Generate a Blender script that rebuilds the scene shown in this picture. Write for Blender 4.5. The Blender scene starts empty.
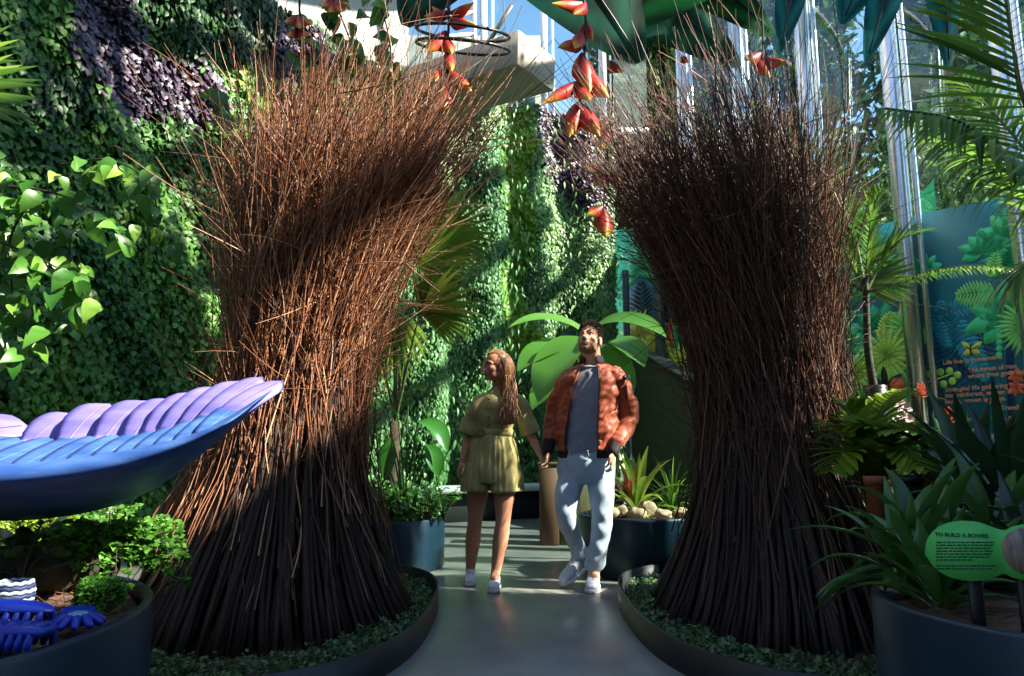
import bpy, math, random
import numpy as np
from mathutils import Vector, Matrix, Quaternion

rng = np.random.default_rng(11)
random.seed(5)
SC = bpy.context.scene
COL = SC.collection
PI = math.pi

# ------------------------------------------------------------------ camera
FPX, CX, CY = 720.0, 512.0, 338.0
CAMZ = 0.93
PITCH = math.atan(114.0 / 720.0)
CP, SP = math.cos(PITCH), math.sin(PITCH)
camd = bpy.data.cameras.new('camera')
cam = bpy.data.objects.new('camera', camd)
COL.objects.link(cam)
cam.location = (0, 0, CAMZ)
cam.rotation_euler = (PI / 2 + PITCH, 0, 0)
camd.sensor_width = 36.0
camd.lens = 36.0 * FPX / 1024.0
camd.clip_start = 0.05
camd.clip_end = 300
SC.camera = cam


def ray(px, py):
    u = (px - CX) / FPX
    v = (CY - py) / FPX
    return np.array([u, CP - v * SP, SP + v * CP])


def W(px, py, d):
    """world point seen at pixel (px,py) at depth y = d"""
    r = ray(px, py)
    return np.array([0, 0, CAMZ]) + r * (d / r[1])


def G(px, py, h=0.0):
    """world point seen at pixel on the horizontal plane z = h"""
    r = ray(px, py)
    return np.array([0, 0, CAMZ]) + r * ((h - CAMZ) / r[2])


def HIT(px, py, p0, n):
    r = ray(px, py)
    o = np.array([0, 0, CAMZ])
    t = np.dot(np.asarray(p0) - o, n) / np.dot(r, n)
    return o + r * t


def proj(P):
    P = np.asarray(P, dtype=float)
    d = P - np.array([0, 0, CAMZ])
    f = d[..., 1] * CP + d[..., 2] * SP
    up = -d[..., 1] * SP + d[..., 2] * CP
    return CX + FPX * d[..., 0] / f, CY - FPX * up / f


def A(*v):
    return np.array(v, dtype=float)


def nrm(v):
    v = np.asarray(v, dtype=float)
    return v / np.maximum(np.linalg.norm(v, axis=-1, keepdims=True), 1e-9)


# ------------------------------------------------------------------ mesh buffer
class MB:
    def __init__(self):
        self.v, self.q, self.t, self.c, self.n = [], [], [], [], 0

    def add(self, verts, quads=None, tris=None, tint=0.5):
        verts = np.asarray(verts, dtype=np.float64).reshape(-1, 3)
        if quads is not None and len(quads):
            self.q.append(np.asarray(quads, dtype=np.int64).reshape(-1, 4) + self.n)
        if tris is not None and len(tris):
            self.t.append(np.asarray(tris, dtype=np.int64).reshape(-1, 3) + self.n)
        c = np.empty(len(verts))
        c[:] = tint
        self.c.append(c)
        self.v.append(verts)
        self.n += len(verts)
        return self

    def build(self, name, mat=None, parent=None, smooth=True, top=None):
        return mesh_obj(name, self, mat, parent, smooth)


ORG = {}


def mesh_data(name, mb, off, smooth):
    v = np.concatenate(mb.v) - off
    q = np.concatenate(mb.q) if mb.q else np.zeros((0, 4), int)
    t = np.concatenate(mb.t) if mb.t else np.zeros((0, 3), int)
    me = bpy.data.meshes.new(name)
    me.vertices.add(len(v))
    me.vertices.foreach_set('co', v.astype(np.float32).ravel())
    loops = np.concatenate([q.ravel(), t.ravel()]).astype(np.int32)
    me.loops.add(len(loops))
    me.loops.foreach_set('vertex_index', loops)
    starts = np.concatenate([np.arange(len(q)) * 4, len(q) * 4 + np.arange(len(t)) * 3]).astype(np.int32)
    me.polygons.add(len(starts))
    me.polygons.foreach_set('loop_start', starts)
    me.update(calc_edges=True)
    me.validate()
    if len(me.vertices) == len(v):
        at = me.attributes.new('tint', 'FLOAT', 'POINT')
        at.data.foreach_set('value', np.concatenate(mb.c).astype(np.float32))
    if smooth:
        me.polygons.foreach_set('use_smooth', np.ones(len(me.polygons), dtype=bool))
    me.update()
    return me


def mesh_obj(name, mb, mat, parent=None, smooth=True):
    v = np.concatenate(mb.v)
    if parent is None:
        off = A((v[:, 0].min() + v[:, 0].max()) / 2, (v[:, 1].min() + v[:, 1].max()) / 2, v[:, 2].min())
    else:
        off = ORG[parent.name]
    me = mesh_data(name, mb, off, smooth)
    o = bpy.data.objects.new(name, me)
    COL.objects.link(o)
    if parent is None:
        o.location = off
    else:
        o.parent = parent
    ORG[o.name] = off
    if mat is not None:
        for m in (mat if isinstance(mat, (list, tuple)) else [mat]):
            me.materials.append(m)
    return o


def tag(o, label=None, cat=None, group=None, kind=None):
    if label:
        o['label'] = label
    if cat:
        o['category'] = cat
    if group:
        o['group'] = group
    if kind:
        o['kind'] = kind
    return o


def thing(name, label, cat, loc, group=None):
    o = bpy.data.objects.new(name, None)
    COL.objects.link(o)
    o.empty_display_size = 0.1
    o.location = tuple(loc)
    ORG[o.name] = np.array(loc, dtype=float)
    return tag(o, label, cat, group)


def bake(o, voxel, smooth_it=4, fac=0.5):
    """turn the overlapping closed shells of o into one continuous surface"""
    m = o.modifiers.new('r', 'REMESH')
    m.mode = 'VOXEL'
    m.voxel_size = voxel
    m.use_smooth_shade = True
    if smooth_it:
        s = o.modifiers.new('s', 'SMOOTH')
        s.factor = fac
        s.iterations = smooth_it
    dg = bpy.context.evaluated_depsgraph_get()
    dg.update()
    me = bpy.data.meshes.new_from_object(o.evaluated_get(dg))
    mats = list(o.data.materials)
    o.modifiers.clear()
    old = o.data
    o.data = me
    me.name = old.name
    bpy.data.meshes.remove(old)
    me.materials.clear()
    for k in mats:
        me.materials.append(k)
    return o


def wrinkle(o, amp, scale, seed=0, mask=None):
    """real folds in cloth: push vertices along their normals by layered sine noise"""
    me = o.data
    n = len(me.vertices)
    co = np.empty(n * 3, np.float32)
    me.vertices.foreach_get('co', co)
    co = co.reshape(-1, 3).astype(float)
    no = np.empty(n * 3, np.float32)
    me.vertex_normals.foreach_get('vector', no)
    no = no.reshape(-1, 3).astype(float)
    r = np.random.default_rng(seed)
    d = np.zeros(n)
    for k in range(7):
        w = nrm(r.normal(size=3)) * scale * r.uniform(.6, 1.8)
        d += np.sin(co @ w + r.uniform(0, 6.28) + 1.5 * np.sin(co @ (nrm(r.normal(size=3)) * scale * .5))) / 7 ** .5
    if mask is not None:
        d *= mask(co)
    co += no * (d * amp)[:, None]
    me.vertices.foreach_set('co', co.astype(np.float32).ravel())
    me.update()


# ------------------------------------------------------------------ shapes
def frames(P):
    """per-point side vectors of polylines P (N,K,3)"""
    T = np.empty_like(P)
    T[:, 1:-1] = P[:, 2:] - P[:, :-2]
    T[:, 0] = P[:, 1] - P[:, 0]
    T[:, -1] = P[:, -1] - P[:, -2]
    T = nrm(T)
    m = nrm(P[:, -1] - P[:, 0])
    ref = np.where(np.abs(m[:, 2:3]) > .75, np.array([[1., 0, 0]]), np.array([[0, 0, 1.]]))
    ref = np.repeat(ref[:, None, :], P.shape[1], axis=1)
    U = nrm(np.cross(T, ref))
    V = np.cross(T, U)
    return T, U, V


def tubes(mb, P, R, sides=5, tint=0.5, cap=False):
    P = np.asarray(P, float)
    if P.ndim == 2:
        P = P[None]
    N, K, _ = P.shape
    R = np.broadcast_to(np.asarray(R, float), (N, K)) if np.ndim(R) < 2 else np.asarray(R, float)
    T, U, V = frames(P)
    a = np.arange(sides) * 2 * PI / sides
    ring = P[:, :, None, :] + R[:, :, None, None] * (np.cos(a)[None, None, :, None] * U[:, :, None, :] + np.sin(a)[None, None, :, None] * V[:, :, None, :])
    idx = np.arange(N * K * sides).reshape(N, K, sides)
    a0 = idx[:, :-1, :]
    a1 = np.roll(a0, -1, axis=2)
    b0 = idx[:, 1:, :]
    b1 = np.roll(b0, -1, axis=2)
    quads = np.stack([a0, a1, b1, b0], axis=-1).reshape(-1, 4)
    tt = np.broadcast_to(np.asarray(tint, float).reshape(-1, 1, 1) if np.ndim(tint) == 1 else (np.asarray(tint, float)[:, :, None] if np.ndim(tint) == 2 else np.asarray(tint, float)), (N, K, sides)).ravel()
    verts = ring.reshape(-1, 3)
    tris = None
    if cap:
        c0 = P[:, 0]
        c1 = P[:, -1]
        nv = len(verts)
        verts = np.concatenate([verts, c0, c1])
        tt = np.concatenate([tt, tt.reshape(N, -1)[:, 0], tt.reshape(N, -1)[:, -1]])
        tl = []
        i0 = idx[:, 0, :]
        i1 = idx[:, -1, :]
        cc0 = np.repeat((nv + np.arange(N))[:, None], sides, 1)
        cc1 = np.repeat((nv + N + np.arange(N))[:, None], sides, 1)
        tl.append(np.stack([cc0, np.roll(i0, -1, 1), i0], -1).reshape(-1, 3))
        tl.append(np.stack([cc1, i1, np.roll(i1, -1, 1)], -1).reshape(-1, 3))
        tris = np.concatenate(tl)
    mb.add(verts, quads, tris, tt)
    return mb


def catmull(pts, n):
    """smooth polyline through pts (K,D) -> (n,D)"""
    p = np.asarray(pts, float)
    p = np.concatenate([[2 * p[0] - p[1]], p, [2 * p[-1] - p[-2]]])
    k = len(p) - 3
    u = np.linspace(0, k, n)
    i = np.minimum(u.astype(int), k - 1)
    t = (u - i)[:, None]
    a, b, c, d = p[i], p[i + 1], p[i + 2], p[i + 3]
    return .5 * ((2 * b) + (-a + c) * t + (2 * a - 5 * b + 4 * c - d) * t ** 2 + (-a + 3 * b - 3 * c + d) * t ** 3)


def loft(mb, rings, seg=24, cap=True, tint=.5, power=2.0):
    """rings: list of (center, u, v) with u, v half-axis vectors"""
    a = np.arange(seg) * 2 * PI / seg
    ca, sa = np.cos(a), np.sin(a)
    if power != 2.0:
        ca = np.sign(ca) * np.abs(ca) ** (2 / power)
        sa = np.sign(sa) * np.abs(sa) ** (2 / power)
    vs = [np.asarray(c)[None] + ca[:, None] * np.asarray(u)[None] + sa[:, None] * np.asarray(v)[None] for c, u, v in rings]
    K = len(rings)
    idx = np.arange(K * seg).reshape(K, seg)
    a0 = idx[:-1]
    a1 = np.roll(a0, -1, 1)
    b0 = idx[1:]
    b1 = np.roll(b0, -1, 1)
    quads = np.stack([a0, a1, b1, b0], -1).reshape(-1, 4)
    v = np.concatenate(vs)
    tris = None
    if cap:
        n = len(v)
        v = np.concatenate([v, [rings[0][0]], [rings[-1][0]]])
        i0, i1 = idx[0], idx[-1]
        tris = np.concatenate([np.stack([np.full(seg, n), np.roll(i0, -1), i0], -1), np.stack([np.full(seg, n + 1), i1, np.roll(i1, -1)], -1)])
    mb.add(v, quads, tris, tint)
    return mb


def zrings(data, xdir=(1, 0, 0), n=None):
    """data rows: cx, cy, z, rx, ry -> horizontal rings, smoothly interpolated"""
    d = np.asarray(data, float)
    if n:
        d = catmull(d, n)
    xd = nrm(A(*xdir))
    yd = A(-xd[1], xd[0], 0)
    return [(A(r[0], r[1], r[2]), xd * r[3], yd * r[4]) for r in d]


def limb(mb, pts, rad, n=20, seg=16, flat=1.0, tint=.5):
    """tapered round-ended limb through pts"""
    P = catmull(pts, n)
    r = catmull(np.asarray(rad, float)[:, None], n)[:, 0]
    t0 = nrm(P[0] - P[1])
    t1 = nrm(P[-1] - P[-2])
    e = [(0.86, .5), (.5, .87)]
    pre = [P[0] + t0 * r[0] * b for a, b in e[::-1]]
    post = [P[-1] + t1 * r[-1] * b for a, b in e]
    PP = np.concatenate([pre, P, post])
    rr = np.concatenate([[r[0] * a for a, b in e[::-1]], r, [r[-1] * a for a, b in e]])
    tubes(mb, PP, rr[None], seg, tint, cap=True)
    return mb


def ellip(mb, c, R, M=None, nu=20, nv=12, tint=.5):
    """ellipsoid; M rows are its axes"""
    M = np.eye(3) if M is None else np.asarray(M)
    th = np.linspace(0, PI, nv + 1)[1:-1]
    ph = np.arange(nu) * 2 * PI / nu
    x = np.outer(np.sin(th), np.cos(ph))
    y = np.outer(np.sin(th), np.sin(ph))
    z = np.repeat(np.cos(th)[:, None], nu, 1)
    v = np.stack([x, y, z], -1).reshape(-1, 3)
    v = np.concatenate([v, [[0, 0, 1]], [[0, 0, -1]]])
    v = (v * np.asarray(R)) @ M + np.asarray(c)
    K = nv - 1
    idx = np.arange(K * nu).reshape(K, nu)
    a0 = idx[:-1]
    a1 = np.roll(a0, -1, 1)
    b0 = idx[1:]
    b1 = np.roll(b0, -1, 1)
    quads = np.stack([a0, b0, b1, a1], -1).reshape(-1, 4)
    tp, bt = K * nu, K * nu + 1
    tris = np.concatenate([np.stack([np.full(nu, tp), idx[0], np.roll(idx[0], -1)], -1), np.stack([np.full(nu, bt), np.roll(idx[-1], -1), idx[-1]], -1)])
    mb.add(v, quads, tris, tint)
    return mb


def box(mb, c, size, rot=None, bev=0.0, tint=.5):
    """box with chamfered edges; rot rows = axes"""
    hx, hy, hz = np.asarray(size) / 2
    M = np.eye(3) if rot is None else np.asarray(rot)
    b = min(bev, hx * .9, hy * .9, hz * .9)
    if b <= 0:
        v = A(-1, -1, -1, 1, -1, -1, 1, 1, -1, -1, 1, -1, -1, -1, 1, 1, -1, 1, 1, 1, 1, -1, 1, 1).reshape(8, 3) * [hx, hy, hz]
        q = [[0, 3, 2, 1], [4, 5, 6, 7], [0, 1, 5, 4], [1, 2, 6, 5], [2, 3, 7, 6], [3, 0, 4, 7]]
        mb.add(v @ M + np.asarray(c), q, None, tint)
        return mb

    def oct_(x, y, z, k):
        return [[-x + k, -y, z], [x - k, -y, z], [x, -y + k, z], [x, y - k, z], [x - k, y, z], [-x + k, y, z], [-x, y - k, z], [-x, -y + k, z]]
    L = [oct_(hx - b, hy - b, -hz, b * .4), oct_(hx, hy, -hz + b, b), oct_(hx, hy, hz - b, b), oct_(hx - b, hy - b, hz, b * .4)]
    v = np.array(L).reshape(-1, 3)
    idx = np.arange(32).reshape(4, 8)
    a0 = idx[:-1]
    a1 = np.roll(a0, -1, 1)
    b0 = idx[1:]
    b1 = np.roll(b0, -1, 1)
    q = np.stack([a0, a1, b1, b0], -1).reshape(-1, 4).tolist()
    for r, fl in ((0, True), (3, False)):
        i = idx[r]
        fs = [[i[7], i[0], i[1], i[2]], [i[7], i[2], i[3], i[6]], [i[6], i[3], i[4], i[5]]]
        q += [f[::-1] if fl else f for f in fs]
    mb.add(v @ M + np.asarray(c), q, None, tint)
    return mb


def prism(mb, poly, p0, U, V, N, th, tint=.5):
    """flat polygon (list of 2D points, star-shaped about its mean) of thickness th"""
    p = np.asarray(poly, float)
    k = len(p)
    U, V, N = map(np.asarray, (U, V, N))
    f = np.asarray(p0) + p[:, :1] * U + p[:, 1:] * V
    c = f.mean(0)
    b = f - N * th
    v = np.concatenate([f, b, [c], [c - N * th]])
    i = np.arange(k)
    j = (i + 1) % k
    quads = np.stack([i, i + k, j + k, j], -1)
    tris = np.concatenate([np.stack([np.full(k, 2 * k), i, j], -1), np.stack([np.full(k, 2 * k + 1), j + k, i + k], -1)])
    mb.add(v, quads, tris, tint)
    return mb


def lathe(mb, c, prof, seg=48, tint=.5):
    """prof rows: r, z about vertical axis through c"""
    p = np.asarray(prof, float)
    a = np.arange(seg) * 2 * PI / seg
    v = np.stack([p[:, None, 0] * np.cos(a), p[:, None, 0] * np.sin(a), np.repeat(p[:, 1:2], seg, 1)], -1) + np.asarray(c)
    K = len(p)
    idx = np.arange(K * seg).reshape(K, seg)
    a0 = idx[:-1]
    a1 = np.roll(a0, -1, 1)
    b0 = idx[1:]
    b1 = np.roll(b0, -1, 1)
    mb.add(v.reshape(-1, 3), np.stack([a0, a1, b1, b0], -1).reshape(-1, 4), None, tint)
    return mb


# ------------------------------------------------------------------ leaves
def leaf_template(w, seg=3, fold=.12, droop=.25, kind='oval'):
    """unit-length leaf along +y, normal +z: rows of (left, mid, right)"""
    t = np.linspace(0, 1, seg + 1)
    if kind == 'heart' and seg > 4:
        wid = np.interp(t, [0, .06, .15, .28, .42, .58, .74, .88, 1], [.30, .72, .94, 1, .95, .78, .50, .22, 0.01])
    elif kind == 'heart':
        wid = np.interp(t, [0, .12, .35, .7, 1], [.25, .9, 1, .55, 0.02])
    elif kind == 'round':
        wid = np.interp(t, [0, .2, .5, .8, 1], [.15, .85, 1, .8, .1])
    elif kind == 'blade':
        wid = np.interp(t, [0, .25, .6, 1], [.6, 1, .8, .03])
    else:
        wid = np.interp(t, [0, .3, .6, 1], [.08, .9, .85, .03])
    wid = wid * w / 2
    z = -droop * t ** 2
    rows = []
    for k in range(seg + 1):
        y = t[k] * (1 - droop * .3 * t[k])
        rows += [[-wid[k], y, z[k] + fold * wid[k] * 2], [0, y, z[k]], [wid[k], y, z[k] + fold * wid[k] * 2]]
    q = []
    for k in range(seg):
        a = 3 * k
        q += [[a, a + 1, a + 4, a + 3], [a + 1, a + 2, a + 5, a + 4]]
    return np.array(rows), np.array(q)


def leaves(mb, P, D, Nn, S, tmpl, tint=None, wscale=None):
    """place template at P (N,3), pointing along D, facing Nn, size S"""
    P = np.asarray(P, float)
    N = len(P)
    if N == 0:
        return mb
    D = nrm(D)
    X = nrm(np.cross(D, Nn))
    Z = np.cross(X, D)
    tv, tq = tmpl
    S = np.broadcast_to(np.asarray(S, float), (N,))
    ws = np.ones(N) if wscale is None else wscale
    v = (tv[None, :, 0:1] * (X * ws[:, None])[:, None, :] + tv[None, :, 1:2] * D[:, None, :] + tv[None, :, 2:3] * Z[:, None, :]) * S[:, None, None] + P[:, None, :]
    m = len(tv)
    q = (tq[None] + (np.arange(N) * m)[:, None, None]).reshape(-1, 4)
    if tint is None:
        tint = rng.uniform(0, 1, N)
    tint = np.broadcast_to(tint, (N,))
    mb.add(v.reshape(-1, 3), q, None, np.repeat(tint, m))
    return mb


def strap(mb, base, d0, L, w, droop, seg=8, fold=.15, tint=.5, taper=None, nrm_hint=None, twist=0):
    """one strap leaf: starts along d0, bends down with droop"""
    d0 = nrm(np.asarray(d0, float))
    P = [np.asarray(base, float)]
    d = d0.copy()
    for k in range(seg):
        d = nrm(d + A(0, 0, -droop / seg * (1 + k / seg)))
        P.append(P[-1] + d * L / seg)
    P = np.array(P)
    T = np.gradient(P, axis=0)
    T = nrm(T)
    up = A(0, 0, 1.) if nrm_hint is None else nrm(np.asarray(nrm_hint, float))
    if abs(d0 @ up) > .96:
        up = A(.3, 1, 0.2)
    X = nrm(np.cross(T, up))
    Z = np.cross(X, T)
    t = np.linspace(0, 1, seg + 1)
    if taper is None:
        wid = np.interp(t, [0, .15, .55, .85, 1], [.65, .9, 1, .6, .03])
    else:
        wid = np.interp(t, np.linspace(0, 1, len(taper)), taper)
    wid = wid * w / 2
    a = P - X * wid[:, None] + Z * (fold * wid)[:, None] * 2
    c = P + X * wid[:, None] + Z * (fold * wid)[:, None] * 2
    v = np.stack([a, P, c], 1).reshape(-1, 3)
    q = []
    for k in range(seg):
        i = 3 * k
        q += [[i, i + 1, i + 4, i + 3], [i + 1, i + 2, i + 5, i + 4]]
    mb.add(v, q, None, tint)
    return P


def frond(mb_leaf, mb_stem, path, n, ll, lw, ang=55, droop=.6, vee=.25, r0=.012, t0=.12, seg=4, tint=None, side_n=None, shape=None):
    """feather frond: leaflets in two rows along path"""
    P = catmull(path, 24)
    tubes(mb_stem, P, np.linspace(r0, r0 * .25, 24)[None], 6, .5, cap=True)
    T = nrm(np.gradient(P, axis=0))
    s = np.linspace(t0, 1.0, n)
    idx = s * 23
    i = np.minimum(idx.astype(int), 22)
    f = (idx - i)[:, None]
    B = P[i] * (1 - f) + P[i + 1] * f
    D = nrm(T[i] * (1 - f) + T[i + 1] * f)
    up = A(0, 0, 1.) if side_n is None else nrm(side_n)
    X = nrm(np.cross(D, up))
    Z = np.cross(X, D)
    ln = ll * (np.sin(np.pi * np.clip((s - t0) / (1 - t0) * .86 + .12, 0, 1)) ** .6 if shape is None else np.interp(s, *shape))
    ca = np.cos(np.radians(ang * (1 - .35 * s)))
    sa = np.sin(np.radians(ang * (1 - .35 * s)))
    for sgn in (-1, 1):
        for k in range(n):
            d = D[k] * ca[k] + X[k] * sa[k] * sgn + Z[k] * vee + rng.normal(0, .05, 3)
            strap(mb_leaf, B[k], d, ln[k] * rng.uniform(.9, 1.08), lw * (0.55 + .45 * ln[k] / ll), droop * rng.uniform(.7, 1.3), seg, .12,
                  (rng.uniform(.1, .9) if tint is None else tint + rng.uniform(-.15, .15)), [.5, 1, .9, .6, .04])


# ------------------------------------------------------------------ materials
def _nodes(name):
    m = bpy.data.materials.new(name)
    m.use_nodes = True
    nt = m.node_tree
    b = nt.nodes['Principled BSDF']
    return m, nt, b


def rgb(c):
    """sRGB 0-255 -> linear"""
    out = []
    for x in c:
        x = x / 255.0
        out.append(x / 12.92 if x <= .04045 else ((x + .055) / 1.055) ** 2.4)
    return tuple(out) + (1.0,)


def mat(name, c1, c2=None, rough=.6, metal=0.0, nscale=6.0, spec=.5, bump=0.0, bscale=40.0, stretch=None, attr=False, detail=4.0, coat=0.0, sheen=0.0):
    m, nt, b = _nodes(name)
    N, L = nt.nodes, nt.links
    b.inputs['Roughness'].default_value = rough
    b.inputs['Metallic'].default_value = metal
    b.inputs['Specular IOR Level'].default_value = spec
    b.inputs['Coat Weight'].default_value = coat
    b.inputs['Sheen Weight'].default_value = sheen
    if c2 is None:
        b.inputs['Base Color'].default_value = rgb(c1)
    else:
        mx = N.new('ShaderNodeMix')
        mx.data_type = 'RGBA'
        mx.inputs[6].default_value = rgb(c1)
        mx.inputs[7].default_value = rgb(c2)
        if attr:
            at = N.new('ShaderNodeAttribute')
            at.attribute_name = 'tint'
            L.new(at.outputs['Fac'], mx.inputs[0])
        else:
            tc = N.new('ShaderNodeTexCoord')
            mp = N.new('ShaderNodeMapping')
            if stretch:
                mp.inputs['Scale'].default_value = stretch
            L.new(tc.outputs['Object'], mp.inputs['Vector'])
            nz = N.new('ShaderNodeTexNoise')
            nz.inputs['Scale'].default_value = nscale
            nz.inputs['Detail'].default_value = detail
            L.new(mp.outputs[0], nz.inputs['Vector'])
            rp = N.new('ShaderNodeValToRGB')
            rp.color_ramp.elements[0].position = .34
            rp.color_ramp.elements[1].position = .66
            L.new(nz.outputs['Fac'], rp.inputs[0])
            L.new(rp.outputs[0], mx.inputs[0])
        L.new(mx.outputs[2], b.inputs['Base Color'])
    if bump:
        tc = N.new('ShaderNodeTexCoord')
        nz = N.new('ShaderNodeTexNoise')
        nz.inputs['Scale'].default_value = bscale
        nz.inputs['Detail'].default_value = 5
        L.new(tc.outputs['Object'], nz.inputs['Vector'])
        bp = N.new('ShaderNodeBump')
        bp.inputs['Strength'].default_value = bump
        bp.inputs['Distance'].default_value = .02
        L.new(nz.outputs['Fac'], bp.inputs['Height'])
        L.new(bp.outputs[0], b.inputs['Normal'])
    return m


def leafmat(name, c1, c2, rough=.4, transl=.3, spec=.5, c3=None):
    """leaf: colour varies leaf by leaf, light passes through a little"""
    m, nt, b = _nodes(name)
    N, L = nt.nodes, nt.links
    at = N.new('ShaderNodeAttribute')
    at.attribute_name = 'tint'
    rp = N.new('ShaderNodeValToRGB')
    e = rp.color_ramp.elements
    e[0].color = rgb(c1)
    e[1].color = rgb(c2)
    if c3 is not None:
        e[1].position = .8
        k = e.new(1.0)
        k.color = rgb(c3)
    L.new(at.outputs['Fac'], rp.inputs[0])
    L.new(rp.outputs[0], b.inputs['Base Color'])
    b.inputs['Roughness'].default_value = rough
    b.inputs['Specular IOR Level'].default_value = spec
    tr = N.new('ShaderNodeBsdfTranslucent')
    br = N.new('ShaderNodeBrightContrast')
    br.inputs['Bright'].default_value = .02
    L.new(rp.outputs[0], br.inputs[0])
    L.new(br.outputs[0], tr.inputs['Color'])
    mx = N.new('ShaderNodeMixShader')
    mx.inputs[0].default_value = transl
    L.new(b.outputs[0], mx.inputs[1])
    L.new(tr.outputs[0], mx.inputs[2])
    out = [n for n in N if n.type == 'OUTPUT_MATERIAL'][0]
    L.new(mx.outputs[0], out.inputs['Surface'])
    return m


def glassmat(name, col, refl=.08, rough=.02):
    """thin pane: mostly lets light through, reflects at grazing angles"""
    m, nt, b = _nodes(name)
    N, L = nt.nodes, nt.links
    N.remove(b)
    tr = N.new('ShaderNodeBsdfTransparent')
    tr.inputs['Color'].default_value = rgb(col)
    gl = N.new('ShaderNodeBsdfGlossy')
    gl.inputs['Roughness'].default_value = rough
    fr = N.new('ShaderNodeLayerWeight')
    fr.inputs['Blend'].default_value = .25
    mu = N.new('ShaderNodeMath')
    mu.operation = 'MULTIPLY_ADD'
    mu.inputs[1].default_value = .14
    mu.inputs[2].default_value = refl
    L.new(fr.outputs['Fresnel'], mu.inputs[0])
    mx = N.new('ShaderNodeMixShader')
    L.new(mu.outputs[0], mx.inputs[0])
    L.new(tr.outputs[0], mx.inputs[1])
    L.new(gl.outputs[0], mx.inputs[2])
    out = [n for n in N if n.type == 'OUTPUT_MATERIAL'][0]
    L.new(mx.outputs[0], out.inputs['Surface'])
    return m


def lettering(name, cu, parent, mw, mat_):
    """printed letters as one flat mesh part per line"""
    tmp = bpy.data.objects.new('tmp_text', cu)
    COL.objects.link(tmp)
    dg = bpy.context.evaluated_depsgraph_get()
    dg.update()
    me = bpy.data.meshes.new_from_object(tmp.evaluated_get(dg))
    bpy.data.objects.remove(tmp)
    me.name = name
    o = bpy.data.objects.new(name, me)
    COL.objects.link(o)
    o.parent = parent
    o.matrix_local = mw
    me.materials.clear()
    me.materials.append(mat_)
    return o
# ================================================================== SETTING
M = {}
M['floor'] = mat('polished_concrete', (108, 111, 107), (130, 131, 125), rough=.28, nscale=3.0, spec=.5)
M['soil_wall'] = mat('planted_felt', (16, 22, 14), (24, 32, 18), rough=.95)
M['white_wall'] = mat('white_render', (152, 152, 146), (166, 165, 158), rough=.8, nscale=2)
M['soffit'] = mat('grey_soffit', (150, 143, 130), (168, 160, 146), rough=.7, nscale=1.5)
M['white_frame'] = mat('white_frame', (205, 208, 210), rough=.45)
M['grey_frame'] = mat('grey_frame', (84, 92, 92), rough=.5, metal=.3)
M['chrome'] = mat('polished_steel', (214, 214, 216), rough=.26, metal=1.0)
M['glass'] = glassmat('clear_glass', (228, 242, 240), .015)
M['bark'] = mat('bark', (58, 44, 30), (84, 66, 46), rough=.9, nscale=14, bump=.5)

# floor
mb = MB()
box(mb, (0, 5.5, -0.06), (24, 18, .12))
tag(mesh_obj('floor', mb, M['floor'], None, False), 'polished grey concrete floor of the glasshouse path', 'floor', kind='structure')
mb = MB()
box(mb, (12, 18, -0.2), (60, 60, .1))
tag(mesh_obj('ground', mb, mat('outside_earth', (40, 48, 28), (60, 66, 40), rough=.95), None, False), 'earth outside beyond the glass wall', 'ground', kind='structure')

# ---- curved planted wall on the left and at the back
WL = catmull([(-5.4, -1.5), (-4.9, 2), (-4.35, 5), (-3.3, 8), (-1.8, 10.5), (0, 12.0), (1.85, 12.7)], 90)
seg_l = np.linalg.norm(np.diff(WL, axis=0), axis=1)
WS = np.concatenate([[0], np.cumsum(seg_l)])
WH = np.interp(WL[:, 1], [-2, 8, 10.5, 12, 13], [6.9, 6.5, 6.7, 6.95, 7.0])
WT = nrm(np.gradient(WL, axis=0))
WN = np.stack([WT[:, 1], -WT[:, 0]], -1)      # points into the room


def wall_strip(i0, i1, name, label):
    mb = MB()
    p = WL[i0:i1]
    n = WN[i0:i1]
    h = WH[i0:i1]
    k = len(p)
    f = np.stack([p[:, 0], p[:, 1], np.zeros(k)], -1)
    ft = np.stack([p[:, 0], p[:, 1], h], -1)
    b = np.stack([p[:, 0] - n[:, 0] * .3, p[:, 1] - n[:, 1] * .3, np.zeros(k)], -1)
    bt = b.copy()
    bt[:, 2] = h
    v = np.concatenate([f, ft, b, bt])
    i = np.arange(k - 1)
    q = np.concatenate([np.stack([i, i + 1, k + i + 1, k + i], -1), np.stack([k + i, k + i + 1, 3 * k + i + 1, 3 * k + i], -1), np.stack([2 * k + i, 3 * k + i, 3 * k + i + 1, 2 * k + i + 1], -1)])
    mb.add(v, q)
    for e in (0, k - 1):
        mb.add([f[e], b[e], bt[e], ft[e]], [[0, 1, 2, 3]])
    tag(mesh_obj(name, mb, M['soil_wall'], None, False), label, 'wall', kind='structure')


isplit = int(np.argmax(WL[:, 1] > 9.6))
wall_strip(0, isplit + 1, 'wall_left', 'tall curved planted wall along the left side')
wall_strip(isplit, 90, 'wall_back', 'tall planted wall closing the back of the hall')

# foliage on it, one species per patch, laid where the wall shows
def inpoly(px, py, poly):
    poly = np.asarray(poly, float)
    c = np.zeros(len(px), bool)
    j = len(poly) - 1
    for i in range(len(poly)):
        xi, yi = poly[i]
        xj, yj = poly[j]
        m = ((yi > py) != (yj > py)) & (px < (xj - xi) * (py - yi) / (yj - yi + 1e-9) + xi)
        c ^= m
        j = i
    return c


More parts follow.
